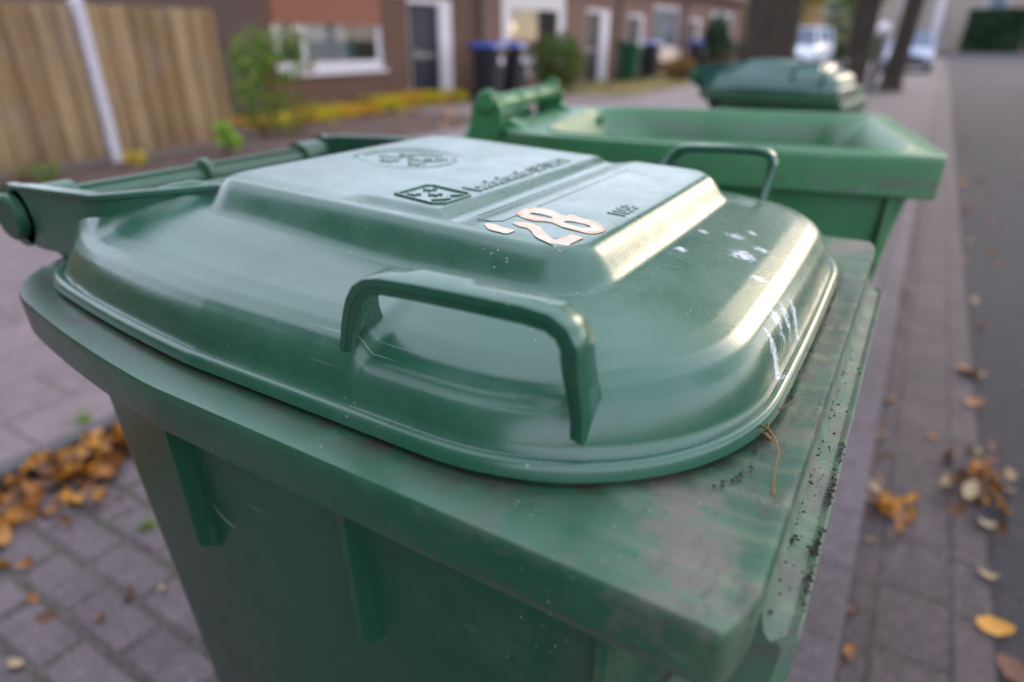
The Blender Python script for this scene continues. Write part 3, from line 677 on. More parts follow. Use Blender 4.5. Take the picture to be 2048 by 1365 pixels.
def facade(name, y0, y1, H, openings, mat, loc, label, pale=None, gable=False, rh=5.2):
    r = empty(name, (FX, (y0 + y1) / 2, .0), label, 'house', 'row of terraced brick houses')
    off = (-FX, -(y0 + y1) / 2, 0)
    def part(nm, bm, m, par=None):
        o = from_bm(nm, bm, m); o.parent = par or r
        if not par: o.location = off
        return o
    ys = sorted({y0, y1, *[v for o in openings for v in (o[0], o[1])]}); zs = sorted({-.05, H, *[v for o in openings for v in (o[2], o[3])]})
    bm = bmesh.new()
    inside = lambda y, z: any(o[0] < y < o[1] and o[2] < z < o[3] for o in openings)
    for a, b in zip(ys, ys[1:]):
        for c, d in zip(zs, zs[1:]):
            if not inside((a + b) / 2, (c + d) / 2): bm.faces.new([bm.verts.new(p) for p in [(FX, a, c), (FX, b, c), (FX, b, d), (FX, a, d)]])
    for o in openings:
        a, b, c, d = o[:4]; x1 = FX - .12
        for q in ([(FX, a, c), (FX, a, d), (x1, a, d), (x1, a, c)], [(FX, b, c), (x1, b, c), (x1, b, d), (FX, b, d)], [(FX, a, d), (FX, b, d), (x1, b, d), (x1, a, d)], [(FX, a, c), (x1, a, c), (x1, b, c), (FX, b, c)]):
            bm.faces.new([bm.verts.new(p) for p in q])
    wall = part('wall', bm, mat)
    bm = bmesh.new(); bm.faces.new([bm.verts.new(p) for p in [(FX - 8, y1, -.05), (FX - 8, y0, -.05), (FX - 8, y0, H), (FX - 8, y1, H)]]); part('rear_wall', bm, mat)
    for yy, nm in ((y0, 'gable_wall'), (y1, 'party_wall')):
        bm = bmesh.new(); bm.faces.new([bm.verts.new(p) for p in [(FX, yy, -.05), (FX - 8, yy, -.05), (FX - 8, yy, H), (FX - 4, yy, H + 1.7), (FX, yy, H)]]); part(nm, bm, M['brickG'])
    bm = bmesh.new()
    for s in (0, 1):
        xa, xb = (FX + .35, FX - 4) if s == 0 else (FX - 8.35, FX - 4)
        q = [(xa, y0 - .05, H - .22), (xa, y1 - .06, H - .22), (xb, y1 - .06, H + 1.72), (xb, y0 - .05, H + 1.72)]
        lo = [bm.verts.new(p) for p in q]; hi = [bm.verts.new((p[0], p[1], p[2] + .12)) for p in q]
        bm.faces.new(hi); bm.faces.new(lo[::-1])
        for k in range(4): bm.faces.new((lo[k], lo[(k + 1) % 4], hi[(k + 1) % 4], hi[k]))
    part('roof', bm, M['tile'])
    bm = bmesh.new(); tube(bm, [(FX + .06, y1 - .12, .05), (FX + .06, y1 - .12, H - .1)], .04, 10); part('drainpipe', bm, M['frame_dark'])
    for o in openings:
        a, b, c, d, kind = o[:5]; fw = o[5] if len(o) > 5 else .07; fm = M['white']
        if kind == 'door':
            dm = o[6]; bm = bmesh.new(); fl, fr_ = .012, fw * 1.75; fw = .09; box(bm, FX - .10, FX - .05, a + fl, b - fr_, c + .02, d - fw, .004)
            dr = part('door', bm, dm)
            bm = bmesh.new(); box(bm, FX - .11, FX + .012, a, a + fl, c, d, .004); box(bm, FX - .11, FX + .012, b - fr_, b, c, d, .004); box(bm, FX - .109, FX + .010, a + fl, b - fr_, d - fw, d, .004)
            part('frame', bm, fm, dr)
            bm = bmesh.new(); tube(bm, [(FX - .05, a + .14, 1.0), (FX + .01, a + .14, 1.0), (FX + .01, a + .28, 1.0)], .012, 8); box(bm, FX - .052, FX - .040, a + .2, b - fr_ - .12, .88, .96)
            part('handle', bm, M['steel'], dr)
        else:
            bm = bmesh.new(); bx = [(a, a + fw, c, d), (b - fw, b, c, d), (a + fw, b - fw, c, c + fw), (a + fw, b - fw, d - fw, d)]
            if len(o) > 6 and o[6] == -1: bx.append((a + .56, a + .66, c + fw, d - fw))
            for mm in range(1, (o[6] if len(o) > 6 else 1)):
                yy = a + (b - a) * mm / o[6]; bx.append((yy - fw / 2, yy + fw / 2, c + fw, d - fw))
            for q in bx: box(bm, FX - .10, FX - .035, *q, .004)
            wn = part('window', bm, fm)
            bm = bmesh.new(); bm.faces.new([bm.verts.new(p) for p in [(FX - .07, a + .01, c + .01), (FX - .07, b - .01, c + .01), (FX - .07, b - .01, d - .01), (FX - .07, a + .01, d - .01)]]); part('pane', bm, M['glass'], wn)
            bm = bmesh.new(); box(bm, FX - .03, FX + .05, a - .03, b + .03, c - .07, c - .005, .004); part('sill', bm, M['white'] if kind != 'plain' else M['sill'], wn)
            bm = bmesh.new()     # room behind the glass
            X0, X1 = FX - .13, FX - 2.6
            for q in ([(X1, a - .15, c - .3), (X1, b + .15, c - .3), (X1, b + .15, d + .3), (X1, a - .15, d + .3)], [(X0, a - .15, c - .3), (X1, a - .15, c - .3), (X1, a - .15, d + .3), (X0, a - .15, d + .3)],
                      [(X0, b + .15, c - .3), (X1, b + .15, c - .3), (X1, b + .15, d + .3), (X0, b + .15, d + .3)], [(X0, a - .15, c - .3), (X0, b + .15, c - .3), (X1, b + .15, c - .3), (X1, a - .15, c - .3)], [(X0, a - .15, d + .3), (X0, b + .15, d + .3), (X1, b + .15, d + .3), (X1, a - .15, d + .3)]):
                bm.faces.new([bm.verts.new(p) for p in q])
            part('room', bm, M['room'], wn)
            if kind in ('curtain', 'shutter'):  # shutter window: pale panel added to imitate bright sky in the glass
                bm = bmesh.new(); N = 40; pv = None
                for k in range(N + 1):
                    yy = a + .1 + (b - a - .2) * k / N if kind == 'curtain' else a + .75 + .95 * k / N; xx = FX - .16 + .02 * math.sin(k * 1.4)
                    v = (bm.verts.new((xx, yy, c + .06)), bm.verts.new((xx, yy, d - .05)))
                    if pv: bm.faces.new((pv[0], v[0], v[1], pv[1]))
                    pv = v
                part('curtain', bm, M['curtain'], wn)
            if kind == 'shutter':
                bm = bmesh.new(); box(bm, FX - .03, FX + .004, a + .02, b - .02, 1.44, d - .01, .003); part('roller_shutter', bm, M['shutter'], wn)
    return r
up = lambda a, b: (a, b, 3.3, 4.6, 'curtain', .07, 2)
facade('terraced_house', 7.15, 13.15, 3.0, [(7.40, 9.88, .74, 2.25, 'shutter', .13, -1), (10.62, 12.0, .02, 1.93, 'door', .23, M['navy'])], M['brickA'], None, 'brown brick house with terracotta roller shutter over its wide window and a navy door')
facade('terraced_house', 13.2, 20.85, 3.0, [(14.0, 17.25, .40, 2.3, 'plain', .42, 1), (18.45, 20.05, .02, 2.0, 'door', .32, M['darkdoor'])], M['brickB'], None, 'pinkish brick house with tall white framed window above the rounded bush')
facade('terraced_house', 20.9, 27.35, 3.0, [(21.6, 22.9, .02, 1.95, 'door', .12, M['darkdoor']), (23.85, 26.7, .85, 2.3, 'curtain', .12, 1)], M['brickB'], None, 'pinkish brick house with pale net curtain and cream flower box under its window')
facade('terraced_house', 27.4, 36.2, 3.0, [(28.0, 29.3, .02, 1.95, 'door', .12, M['darkdoor']), (31.0, 34.5, .8, 2.3, 'curtain', .15, 2)], M['brickB'], None, 'pinkish brick end house of the row beyond the dark green conifer')
bm = bmesh.new(); box(bm, -8.72, -8.40, 23.0, 25.9, .50, .86, .01)
tag(from_bm('flower_box', bm, plain('cream_box_paint', (.85, .62, .50), .5, .08)), 'cream coloured flower box on the wall under the curtained window', 'flower box')
# lamps burning inside
def lamp(y, z, r, x, label):
    bm = bmesh.new(); bmesh.ops.create_uvsphere(bm, u_segments=20, v_segments=12, radius=r, matrix=Matrix.Translation((x, y, z)))
    t = empty('pendant_lamp', (x, y, z), label, 'lamp')
    o = from_bm('lamp_globe', bm, M['lamp'], t, True); o.location = (-x, -y, -z)
    bm = bmesh.new(); tube(bm, [(x, y, z + r * .9), (x, y, 2.5)], .01, 6); o = from_bm('cord', bm, M['frame_dark'], t); o.location = (-x, -y, -z)
lamp(7.86, 1.36, .07, -9.3, 'lit warm globe lamp at the left end of the wide shuttered window')
lamp(8.45, 1.40, .07, -9.4, 'lit warm globe lamp in the middle of the wide shuttered window')
lamp(15.7, 1.50, .13, -9.6, 'lit warm round lamp behind the tall white framed window')
for y0, y1, z1, m_, lb in ((9.05, 9.5, 1.2, plain('teal_cloth', (.03, .22, .22), .7), 'teal armchair back seen through the wide shuttered window'),):
    bm = bmesh.new(); box(bm, -9.5, -9.15, y0, y1, .45, z1, .05); box(bm, -9.9, -9.5, y0, y1, .45, .85, .05)
    tag(from_bm('armchair', bm, m_), lb, 'armchair')
# low outbuilding seen over the fence
sh = empty('outbuilding', (-12, 2, 0), 'lilac rendered flat-roofed outbuilding showing just above the wooden fence', 'outbuilding')
bm = bmesh.new(); box(bm, -14.5, -11.0, -6, 2.6, 0, 2.5, .01); o = from_bm('wall', bm, plain('lilac_render', (.48, .36, .46), .85, .08), sh); o.location = (12, -2, 0)
bm = bmesh.new(); box(bm, -14.7, -10.8, -6.2, 2.8, 2.5, 2.68, .01); o = from_bm('roof', bm, M['frame_dark'], sh); o.location = (12, -2, 0)

# ------------------------------------------------------------------ plants
def leafmat(name, a, b, c_=None, tr=.25):
    g = NG(name); oi = g.n.new('ShaderNodeNewGeometry'); rv = oi.outputs['Random Per Island']
    c = g.mix(rv, a, b)
    if c_: c = g.mix(g.ramp(g.noise(1.6, 3), .5, .62), c, c_)
    g.base(c); g.rough(.6)
    t = g.n.new('ShaderNodeBsdfTranslucent'); g.link(c, t.inputs[0]); mx = g.n.new('ShaderNodeMixShader'); mx.inputs[0].default_value = tr
    g.link(g.b.outputs[0], mx.inputs[1]); g.link(t.outputs[0], mx.inputs[2]); g.link(mx.outputs[0], g.n['Material Output'].inputs[0]); return g.m
M['lf_bush'] = leafmat('green_yellow_leaves', (.05, .15, .01), (.22, .32, .03), (.26, .13, .02))
M['lf_cover'] = leafmat('yellow_ground_leaves', (.80, .55, .02), (.45, .50, .03), (.70, .28, .03))
M['lf_dark'] = leafmat('dark_green_leaves', (.012, .045, .015), (.03, .075, .022))
M['lf_round'] = leafmat('olive_leaves', (.045, .10, .012), (.12, .19, .02), (.17, .16, .02))
M['lf_autumn'] = leafmat('autumn_crown_leaves', (.20, .22, .02), (.42, .30, .03), (.08, .14, .02), .4)
M['lf_bright'] = leafmat('bright_lime_leaves', (.20, .42, .02), (.32, .50, .03))
M['lf_orange'] = leafmat('rusty_leaves', (.25, .10, .02), (.32, .18, .03), (.08, .07, .02))
g = NG('tree_bark'); br = g.noise(1., 8, .7, g.mapping((26, 26, 4), co=g.co), .6)
g.base(g.mix(g.ramp(br, .38, .62), (.018, .013, .010), (.072, .053, .037))); g.rough(.95); g.bump(br, 1., .02); M['bark'] = g.m
def leafcloud(bm, fn, n, size, rng, ar=.6):
    for _ in range(n):
        p = fn(rng)
        if p is None: continue
        s = size * rng.uniform(.6, 1.3)
        q = Matrix.Rotation(rng.random() * 6.283, 3, 'Z') @ Matrix.Rotation(rng.gauss(0, .8), 3, 'X') @ Matrix.Rotation(rng.gauss(0, .8), 3, 'Y')
        P = [(-.5, 0, 0), (-.1, ar / 2, .08), (.5, 0, .02), (-.1, -ar / 2, .08)]
        bm.faces.new([bm.verts.new(Vector(p) + q @ Vector(v) * s) for v in P])
def ell(cx, cy, cz, rx, ry, rz, lump=.35, seed=0, shell=.5):
    def f(r):
        u = r.uniform(-1, 1); t = r.random() * 6.283; c = math.sqrt(1 - u * u); d = Vector((c * math.cos(t), c * math.sin(t), u))
        k = (1 + lump * noise.noise(d * 2.3 + Vector((seed, 0, 0)))) * (shell + (1 - shell) * r.random() ** .5)
        k *= 1
        if noise.noise(d * 4 + Vector((seed * 2, 5, 0))) < -.42: return None
        return (cx + d.x * rx * k, cy + d.y * ry * k, max(.03, cz + d.z * rz * k))
    return f
def plant(name, loc, label, cat, mat, fns, n, size, stems, group=None, seed=1):
    r = empty(name, loc, label, cat, group); rng = random.Random(seed); bm = bmesh.new()
    for f in fns: leafcloud(bm, f, n // len(fns), size, rng)
    from_bm('foliage', bm, mat, r, recalc=False)
    bm = bmesh.new()
    for s in stems: tube(bm, s, [.02, .012, .006][:len(s)] if len(s) < 4 else .012, 6)
    from_bm('stem', bm, M['bark'], r); return r
st3 = [[(0, 0, 0), (.1, .1, .5), (.2, .25, .95)], [(0, 0, 0), (-.05, -.15, .6), (-.1, -.3, 1.1)], [(0, .02, 0), (.05, .3, .4), (.1, .5, .8)]]
plant('climbing_shrub', (-7.55, 5.95, .045), 'straggly green and yellow shrub at the end of the wooden fence', 'shrub', M['lf_bush'],
      [ell(.1, -.1, .65, .45, .5, .55, .9, 1, .1), ell(.1, .45, .95, .3, .45, .35, .6, 2), ell(-.1, .1, .95, .25, .35, .35, .6, 3), ell(.2, .15, .3, .45, .55, .3, .4, 4)], 1500, .085, st3, seed=3)
rng = random.Random(11); bm = bmesh.new()
def strip(r):
    y = r.uniform(6.3, 12.2); h = .12 + .24 * max(0, noise.noise(Vector((y * 1.6, 3, 0)))) + (.12 if 9 < y < 11.5 else 0)
    if noise.noise(Vector((y * 1.1, 9, 4))) < -.30: return None
    return (-8.45 + r.uniform(-.3, .35) * (1 + .3 * math.sin(y)), y, .05 + h * r.random())
leafcloud(bm, strip, 5200, .07, rng)
tag(from_bm('ground_cover', bm, M['lf_cover'], recalc=False), kind='stuff')
plant('seedling', (-6.482, 4.591, .045), 'small bright lime green weed growing by the path in front of the fence', 'plant', M['lf_bright'], [ell(0, 0, .26, .10, .12, .16, .7, 9, .2), ell(.02, .1, .14, .08, .10, .10, .7, 4, .2)], 70, .11, [[(0, 0, 0), (.02, 0, .2), (.03, .02, .4)]], seed=5)
plant('seedling', (-6.85, FP, .045), 'low yellowish weed at the foot of the white fence post', 'plant', M['lf_cover'], [ell(0, 0, .07, .11, .14, .09, .4, 6)], 60, .06, [[(0, 0, 0), (.02, 0, .1), (.03, .02, .2)]], seed=6)
plant('seedling', (-6.75, FP - .95, .045), 'dark green and yellow weeds left of the white fence post', 'plant', M['lf_bush'], [ell(0, 0, .08, .15, .25, .10, .4, 6)], 110, .06, [[(0, 0, 0), (.02, 0, .1), (.03, .02, .2)]], seed=7)
plant('round_bush', (-7.7, 14.7, .05), 'rounded olive green bush beside the grey bins', 'bush', M['lf_round'], [ell(0, 0, .66, .66, .80, .64, .3, 8, .25)], 7500, .07, st3, seed=8)
plant('dark_conifer', (-7.4, 27.0, .06), 'pointed dark green conifer before the far end of the house row', 'conifer', M['lf_dark'], [ell(0, 0, .7, .75, .75, .7, .2, 3, .6), ell(0, 0, 1.2, .5, .5, .75, .35, 5, .5)], 3800, .12, [[(0, 0, 0), (0, 0, .8), (0, 0, 1.7)]], seed=9)
plant('rusty_shrub', (-6.9, 21.6, .06), 'rusty brown autumn shrub on the lawn before the dark bins', 'shrub', M['lf_orange'], [ell(0, 0, .3, .5, .65, .32, .4, 4)], 1500, .09, st3[:1], seed=10)
# trees of the verge
def tree(loc, r0, label, lean=(0, 0), seed=1, H=4.2, crown=1.):
    t = empty('street_tree', loc, label, 'tree', 'trees along the pavement'); rng = random.Random(seed)
    bm = bmesh.new(); N = 26; K = 14; rings = []
    for i in range(N + 1):
        z = -.05 + (H + .05) * (i / N); rr_ = r0 * (1 + .35 * math.exp(-z / .18)) * (1 - .25 * z / H)
        ring = []
        for k in range(K):
            a = 2 * math.pi * k / K; q = rr_ * (1 + .06 * noise.noise(Vector((math.cos(a) * 2, math.sin(a) * 2, z * .9 + seed))) + .03 * noise.noise(Vector((math.cos(a) * 6, math.sin(a) * 6, z * 5))))
            ring.append(bm.verts.new((lean[0] * z + q * math.cos(a), lean[1] * z + q * math.sin(a), z)))
        rings.append(ring)
    for a, b in zip(rings, rings[1:]):
        for k in range(K): bm.faces.new((a[k], a[(k + 1) % K], b[(k + 1) % K], b[k]))
    top = Vector((lean[0] * H, lean[1] * H, H)); lob = []
    for k in range(7):
        a = k * 2.4 + seed; L = rng.uniform(1.3, 2.3) * crown; e = top + Vector((math.cos(a) * L, math.sin(a) * L, rng.uniform(1.0, 2.4)))
        m_ = (top + e) / 2 + Vector((0, 0, .2)); tube(bm, [top - Vector((0, 0, .3)), m_, e], [r0 * .45, r0 * .28, r0 * .1], 8); lob.append(e)
    from_bm('trunk', bm, M['bark'], t, True)
    bm = bmesh.new()
    for e in lob:
        leafcloud(bm, ell(e.x, e.y, e.z + .3, 1.2 * crown, 1.2 * crown, .95 * crown, .4, rng.random() * 9, .3), 950, .15, rng)
    from_bm('crown', bm, M['lf_autumn'], t, recalc=False); return t
tree((-1.60, 8.0, 0), .30, 'thick dark tree trunk directly behind the third green bin', (-.01, .0), 1, 4.2, 1.35)
tree((-1.12, 12.0, 0), .20, 'slimmer leaning tree trunk on the right of the third green bin', (.02, 0), 2, 4.4, 1.35)
for i_, (yy_, lb_) in enumerate(((7.5, 'unseen tree across the road added to block low sky, nearest of the four'), (16, 'unseen tree across the road added to block low sky, second from the camera'), (26, 'unseen tree across the road added to block low sky, third from the camera'), (38, 'unseen tree across the road added to block low sky, farthest from the camera'))): tree((8.9, yy_, 0), .25, lb_, (0, 0), 11 + i_, 4.2, 1.7)  # out of view, added to keep bright low sky off the lid
tree((-.95, 20.3, 0), .24, 'tree trunk between the white capped post and the parked dark car', (.06, 0), 3, 4.6, 1.4)
# white-capped post
t = empty('marker_post', (-1.32, 19.4, 0), 'dark post with round white cap between two tree trunks', 'post')
bm = bmesh.new(); tube(bm, [(0, 0, 0), (0, 0, 1.3)], .09, 14); from_bm('post', bm, M['frame_dark'], t, True, 40)
bm = bmesh.new(); bmesh.ops.create_uvsphere(bm, u_segments=18, v_segments=10, radius=.15, matrix=Matrix.Translation((0, 0, 1.45))); from_bm('cap', bm, M['white'], t, True)

# ------------------------------------------------------------------ far bins beside the houses
M['greybin'] = plain('charcoal_plastic', (.022, .024, .030), .4, .2)
M['bluelid'] = plain('blue_plastic', (.06, .10, .42), .35, .15)
M['dkgreen'] = plain('dark_green_plastic', (.010, .075, .035), .4, .2)
def far_bin(loc, label, bmat, lmat, sticker=True, rz=0., s=1.):
    r, l = make_bin('wheelie_bin', loc, label, (bmat, bmat, lmat), 'bins standing against the houses', rz, s, 'closed', False)
    if sticker:
        bm = bmesh.new(); tube(bm, [(.29, 0, .78), (.305, 0, .78)], .085, 24)
        from_bm('round_sticker', bm, M['white'], r)
    return r
far_bin((-7.9, 12.05, .047), 'charcoal bin with blue lid, the nearer of the pair beside the navy door', M['greybin'], M['bluelid'])
far_bin((-7.9, 12.95, .047), 'charcoal bin with blue lid between its twin and the rounded bush', M['greybin'], M['bluelid'])
far_bin((-7.9, 19.7, .06), 'dark green bin with green lid beside the far brown door', M['dkgreen'], M['dkgreen'], False)
far_bin((-7.9, 21.4, .06), 'charcoal bin with pale blue lid beside the dark green bin', M['greybin'], plain('pale_blue_plastic', (.25, .27, .6), .35, .15))
far_bin((-7.9, 26.3, .06), 'charcoal bin with blue lid just left of the dark conifer', M['greybin'], M['bluelid'])

# ------------------------------------------------------------------ cars
def car(name, loc, rz, paint, label, length=4.3, width=1.75, H=1.5, van=False):
    r = empty(name, loc, label, 'car', 'cars parked in the distance', rz)
    L = length / 2
    # stations along local x (front = -x): (x, sill z, belt z, half width)
    bm = bmesh.new(); st = [(-L, .38, .62, .62), (-L + .12, .26, .74, .78), (-L + .5, .22, .84, .86), (-L + 1.0, .22, .92, .875), (-.2, .22, .96, .875), (L - .7, .22, .98, .87), (L - .15, .26, .95, .80), (L, .36, .80, .70)]
    rings = []
    for x, zl, zb, hw in st:
        hw *= width / 1.75
        rings.append([bm.verts.new(p) for p in [(x, -hw * .93, zl), (x, -hw, zl + .15), (x, -hw, zb - .12), (x, -hw * .90, zb), (x, 0, zb + .035), (x, hw * .90, zb), (x, hw, zb - .12), (x, hw, zl + .15), (x, hw * .93, zl)]])
    for a, b in zip(rings, rings[1:]):
        for k in range(9): bm.faces.new((a[k], a[(k + 1) % 9], b[(k + 1) % 9], b[k]))
    bm.faces.new(rings[0]); bm.faces.new(rings[-1]); from_bm('body', bm, paint, r, True, 45)
    # cabin: glass block, roof skin and pillars
    xf, xr = (-L + 1.0, L - .25); tf, trr = (-L + 1.75 if not van else -L + 1.45, L - .75 if not van else L - .4)
    hb, ht = width * .44, width * .35
    c0 = [(xf, -hb, .93), (xf, hb, .93), (xr, hb, .95), (xr, -hb, .95)]; c1 = [(tf, -ht, H - .06), (tf, ht, H - .06), (trr, ht, H - .06), (trr, -ht, H - .06)]
    bm = bmesh.new(); a = [bm.verts.new(p) for p in c0]; b = [bm.verts.new(p) for p in c1]
    for k in range(4): bm.faces.new((a[k], a[(k + 1) % 4], b[(k + 1) % 4], b[k]))
    bm.faces.new(b); bm.faces.new(a[::-1])
    from_bm('windscreen', bm, M['carglass'], r)
    bm = bmesh.new(); box(bm, tf - .03, trr + .03, -ht - .02, ht + .02, H - .065, H, .02)
    for p, q in zip(c0, c1): tube(bm, [p, q], .045, 6)
    for s in (-1, 1): tube(bm, [(0.1, s * hb, .95), (.15, s * ht, H - .06)], .04, 6)
    from_bm('roof', bm, paint, r)
    for x in (-L + .75, L - .8):
        for s in (-1, 1):
            bm = bmesh.new(); yy = s * width * .5; tube(bm, [(x, yy - s * .20, .31), (x, yy + s * .0, .31)], .31, 24); wv = from_bm('wheel', bm, M['rubber'], r, True, 40)
            bm = bmesh.new(); tube(bm, [(x, yy, .31), (x, yy + s * .012, .31)], .19, 18); from_bm('rim', bm, M['steel'], wv)
    for s in (-1, 1):
        bm = bmesh.new(); box(bm, -L + .02, -L + .14, s * .62 - .17, s * .62 + .17, .56, .70, .02); from_bm('headlight', bm, M['lens'], r)
        bm = bmesh.new(); box(bm, -L + 1.25, -L + 1.40, s * width * .5 - .09 + s * .09, s * width * .5 + .09 + s * .09, .95, 1.08, .02); from_bm('mirror', bm, paint, r)
    bm = bmesh.new(); box(bm, -L - .05, -L + .12, -.70, .70, .28, .50, .03); from_bm('bumper', bm, M['frame_dark'], r)
    bm = bmesh.new(); box(bm, -L - .03, -L + .02, -.38, .38, .54, .64, .01); from_bm('grille', bm, M['frame_dark'], r)
    return r
g = NG('car_glass'); g.base((.10, .13, .18)); g.rough(.08); M['carglass'] = g.m
M['lens'] = plain('headlight_lens', (.8, .8, .82), .15, .05)
g = NG('white_car_paint'); g.base((.72, .75, .85)); g.rough(.3); g.b.inputs['Coat Weight'].default_value = .5; M['wcar'] = g.m
g = NG('silver_blue_car_paint'); g.base((.30, .34, .50)); g.rough(.3); g.b.inputs['Coat Weight'].default_value = .6; M['bcar'] = g.m
car('parked_car', (-5.1, 32.0, .05), math.radians(86), M['wcar'], 'white van-like car parked in front of green bushes beyond the thick trunk', 4.4, 1.9, 1.62, True)
car('parked_car', (-1.1, 33.5, 0), math.radians(90), M['bcar'], 'silver blue car parked at the kerb beyond the tree trunks', 4.2, 1.75, 1.5)

# ------------------------------------------------------------------ far end of the street
M['beige'] = brick('pale_beige_brick', (.34, .27, .23), (.29, .235, .21), (.30, .26, .24), .21, .0625, 'gable', .010)
M['pale'] = plain('pale_lilac_render', (.55, .49, .52), .85, .06)
def block(name, x0, x1, y0, y1, H, mat, label, wins, extra=None, roof='flat'):
    cx, cy = (x0 + x1) / 2, (y0 + y1) / 2
    r = empty(name, (cx, cy, 0), label, 'building')
    def part(nm, bm, m, par=None):
        o = from_bm(nm, bm, m, par or r)
        if not par: o.location = (-cx, -cy, 0)
        return o
    bm = bmesh.new(); box(bm, x0, x1, y0, y1, -.05, H); part('wall', bm, mat)
    if roof == 'flat': bm = bmesh.new(); box(bm, x0 - .3, x1 + .3, y0 - .3, y1 + .3, H, H + .25, .02); part('roof', bm, M['frame_dark'])
    else:
        bm = bmesh.new(); prism_y(bm, [(x0 - .4, H), (x1 + .4, H), ((x0 + x1) / 2, H + 3.2)], y0 - .3, y1 + .3); part('roof', bm, extra)
    for a, b, c, d in wins:
        bm = bmesh.new()
        for q in ((a, b, c, c + .08), (a, b, d - .08, d), (a, a + .08, c + .08, d - .08), (b - .08, b, c + .08, d - .08)): box(bm, q[0], q[1], y0 - .05, y0 + .02, q[2], q[3])
        wv = part('window', bm, M['white'])
        bm = bmesh.new(); box(bm, a + .08, b - .08, y0 - .02, y0 - .01, c + .08, d - .08); part('pane', bm, M['carglass'], wv)
    return r
wins = [(x, x + 1.8, z, z + 1.5) for x in (-13, -9, -5, 3, 9, 15, 21, 27) for z in (4.0, 7.0, 10.0)] + [(x, x + 1.8, .9, 2.4) for x in (-13, -9)]
blk = block('apartment_block', -16, 34, 92, 104, 14, M['beige'], 'long pale beige brick building closing off the end of the street', wins)
for x in (-4.6, -1.6):
    bm = bmesh.new(); box(bm, x, x + .9, 91.6, 92.0, -.05, 14, .02); o = from_bm('render_strip', bm, M['pale'], blk); o.location = (-9, -98, 0)
block('garage', 8.6, 15.5, 86.5, 91.4, 2.9, M['white'], 'white garage with glazed front at the far right beside the cypress', [(9.0, 10.8, .9, 2.4), (11.2, 13.0, .9, 2.4)])
block('distant_house', -16.5, -8.6, 52, 60, 4.2, brick('orange_brick', (.42, .18, .10), (.36, .15, .09), (.3, .2, .15), .21, .0625, 'gable', .01), 'distant orange brick house glimpsed between the two nearest tree trunks', [(-15.5, -13.5, 1.0, 2.4), (-12.2, -10.2, 1.0, 2.4)], M['tile'], 'pitched')
def hedge(x0, x1, y0, y1, H, n, label, mat, size=.35):
    rng = random.Random(int(x0 * 7 + y0)); r = empty('hedge', ((x0 + x1) / 2, (y0 + y1) / 2, 0), label, 'hedge'); bm = bmesh.new()
    hx, hy = (x1 - x0) / 2, (y1 - y0) / 2
    def f(r_):
        p = [r_.uniform(-hx, hx), r_.uniform(-hy, hy), r_.uniform(0, H)]; a = r_.choice((0, 1, 1, 2))
        if a == 0: p[0] = r_.choice((-hx, hx))
        elif a == 1: p[1] = -hy
        else: p[2] = H
        k = noise.noise(Vector(p) * .8) * .25
        return (p[0] + k, p[1] + k, max(.05, p[2] + k))
    leafcloud(bm, f, n, size, rng); from_bm('foliage', bm, mat, r, recalc=False)
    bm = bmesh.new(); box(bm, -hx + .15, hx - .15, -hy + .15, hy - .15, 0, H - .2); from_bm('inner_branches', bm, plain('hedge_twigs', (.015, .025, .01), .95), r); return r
hedge(1.6, 6.4, 85.5, 88, 3.9, 2600, 'tall clipped dark green hedge left of the cypress at the street end', M['lf_dark'])
hedge(9.0, 17, 85.2, 86.2, 1.0, 1400, 'low dark hedge in front of the white garage', M['lf_dark'])
plant('cypress', (7.3, 86, 0), 'tall narrow mid green cypress between the hedge and the white garage', 'tree', leafmat('cypress_green', (.03, .10, .012), (.06, .15, .02)), [ell(0, 0, 2.2, .8, .8, 2.2, .15, 2, .6), ell(0, 0, 5, .65, .65, 3.0, .15, 3, .6)], 3600, .3, [[(0, 0, 0), (0, 0, 3), (0, 0, 7)]], seed=12)
hedge(-11.5, -3.2, 42, 44, 1.25, 2400, 'mid green hedge behind the white parked car', M['lf_round'], .22)
for i, (x, y, z, rx, m_, lb) in enumerate([(-12.5, 46, 2.6, 1.9, 'lf_autumn', 'yellowing tree beyond the house row end'), (-8.6, 48, 2.9, 2.0, 'lf_autumn', 'yellow leaved tree between the thick trunk and the leaning trunk'),
        (-5.6, 50, 2.4, 1.5, 'lf_round', 'olive green tree left of the leaning trunk'), (-15.5, 43, 3.0, 1.8, 'lf_round', 'green tree rising behind the house row end')]):
    plant('garden_tree', (x, y, 0), lb, 'tree', M[m_], [ell(0, 0, z, rx, rx, z * .7, .45, i, .3), ell(.8, .4, z + 1.5, rx * .8, rx * .8, 1.5, .45, i + 5, .3)], 2600, .26, [[(0, 0, 0), (.1, 0, z * .6), (.2, .1, z + 1)]], 'trees behind the parked cars', seed=20 + i)

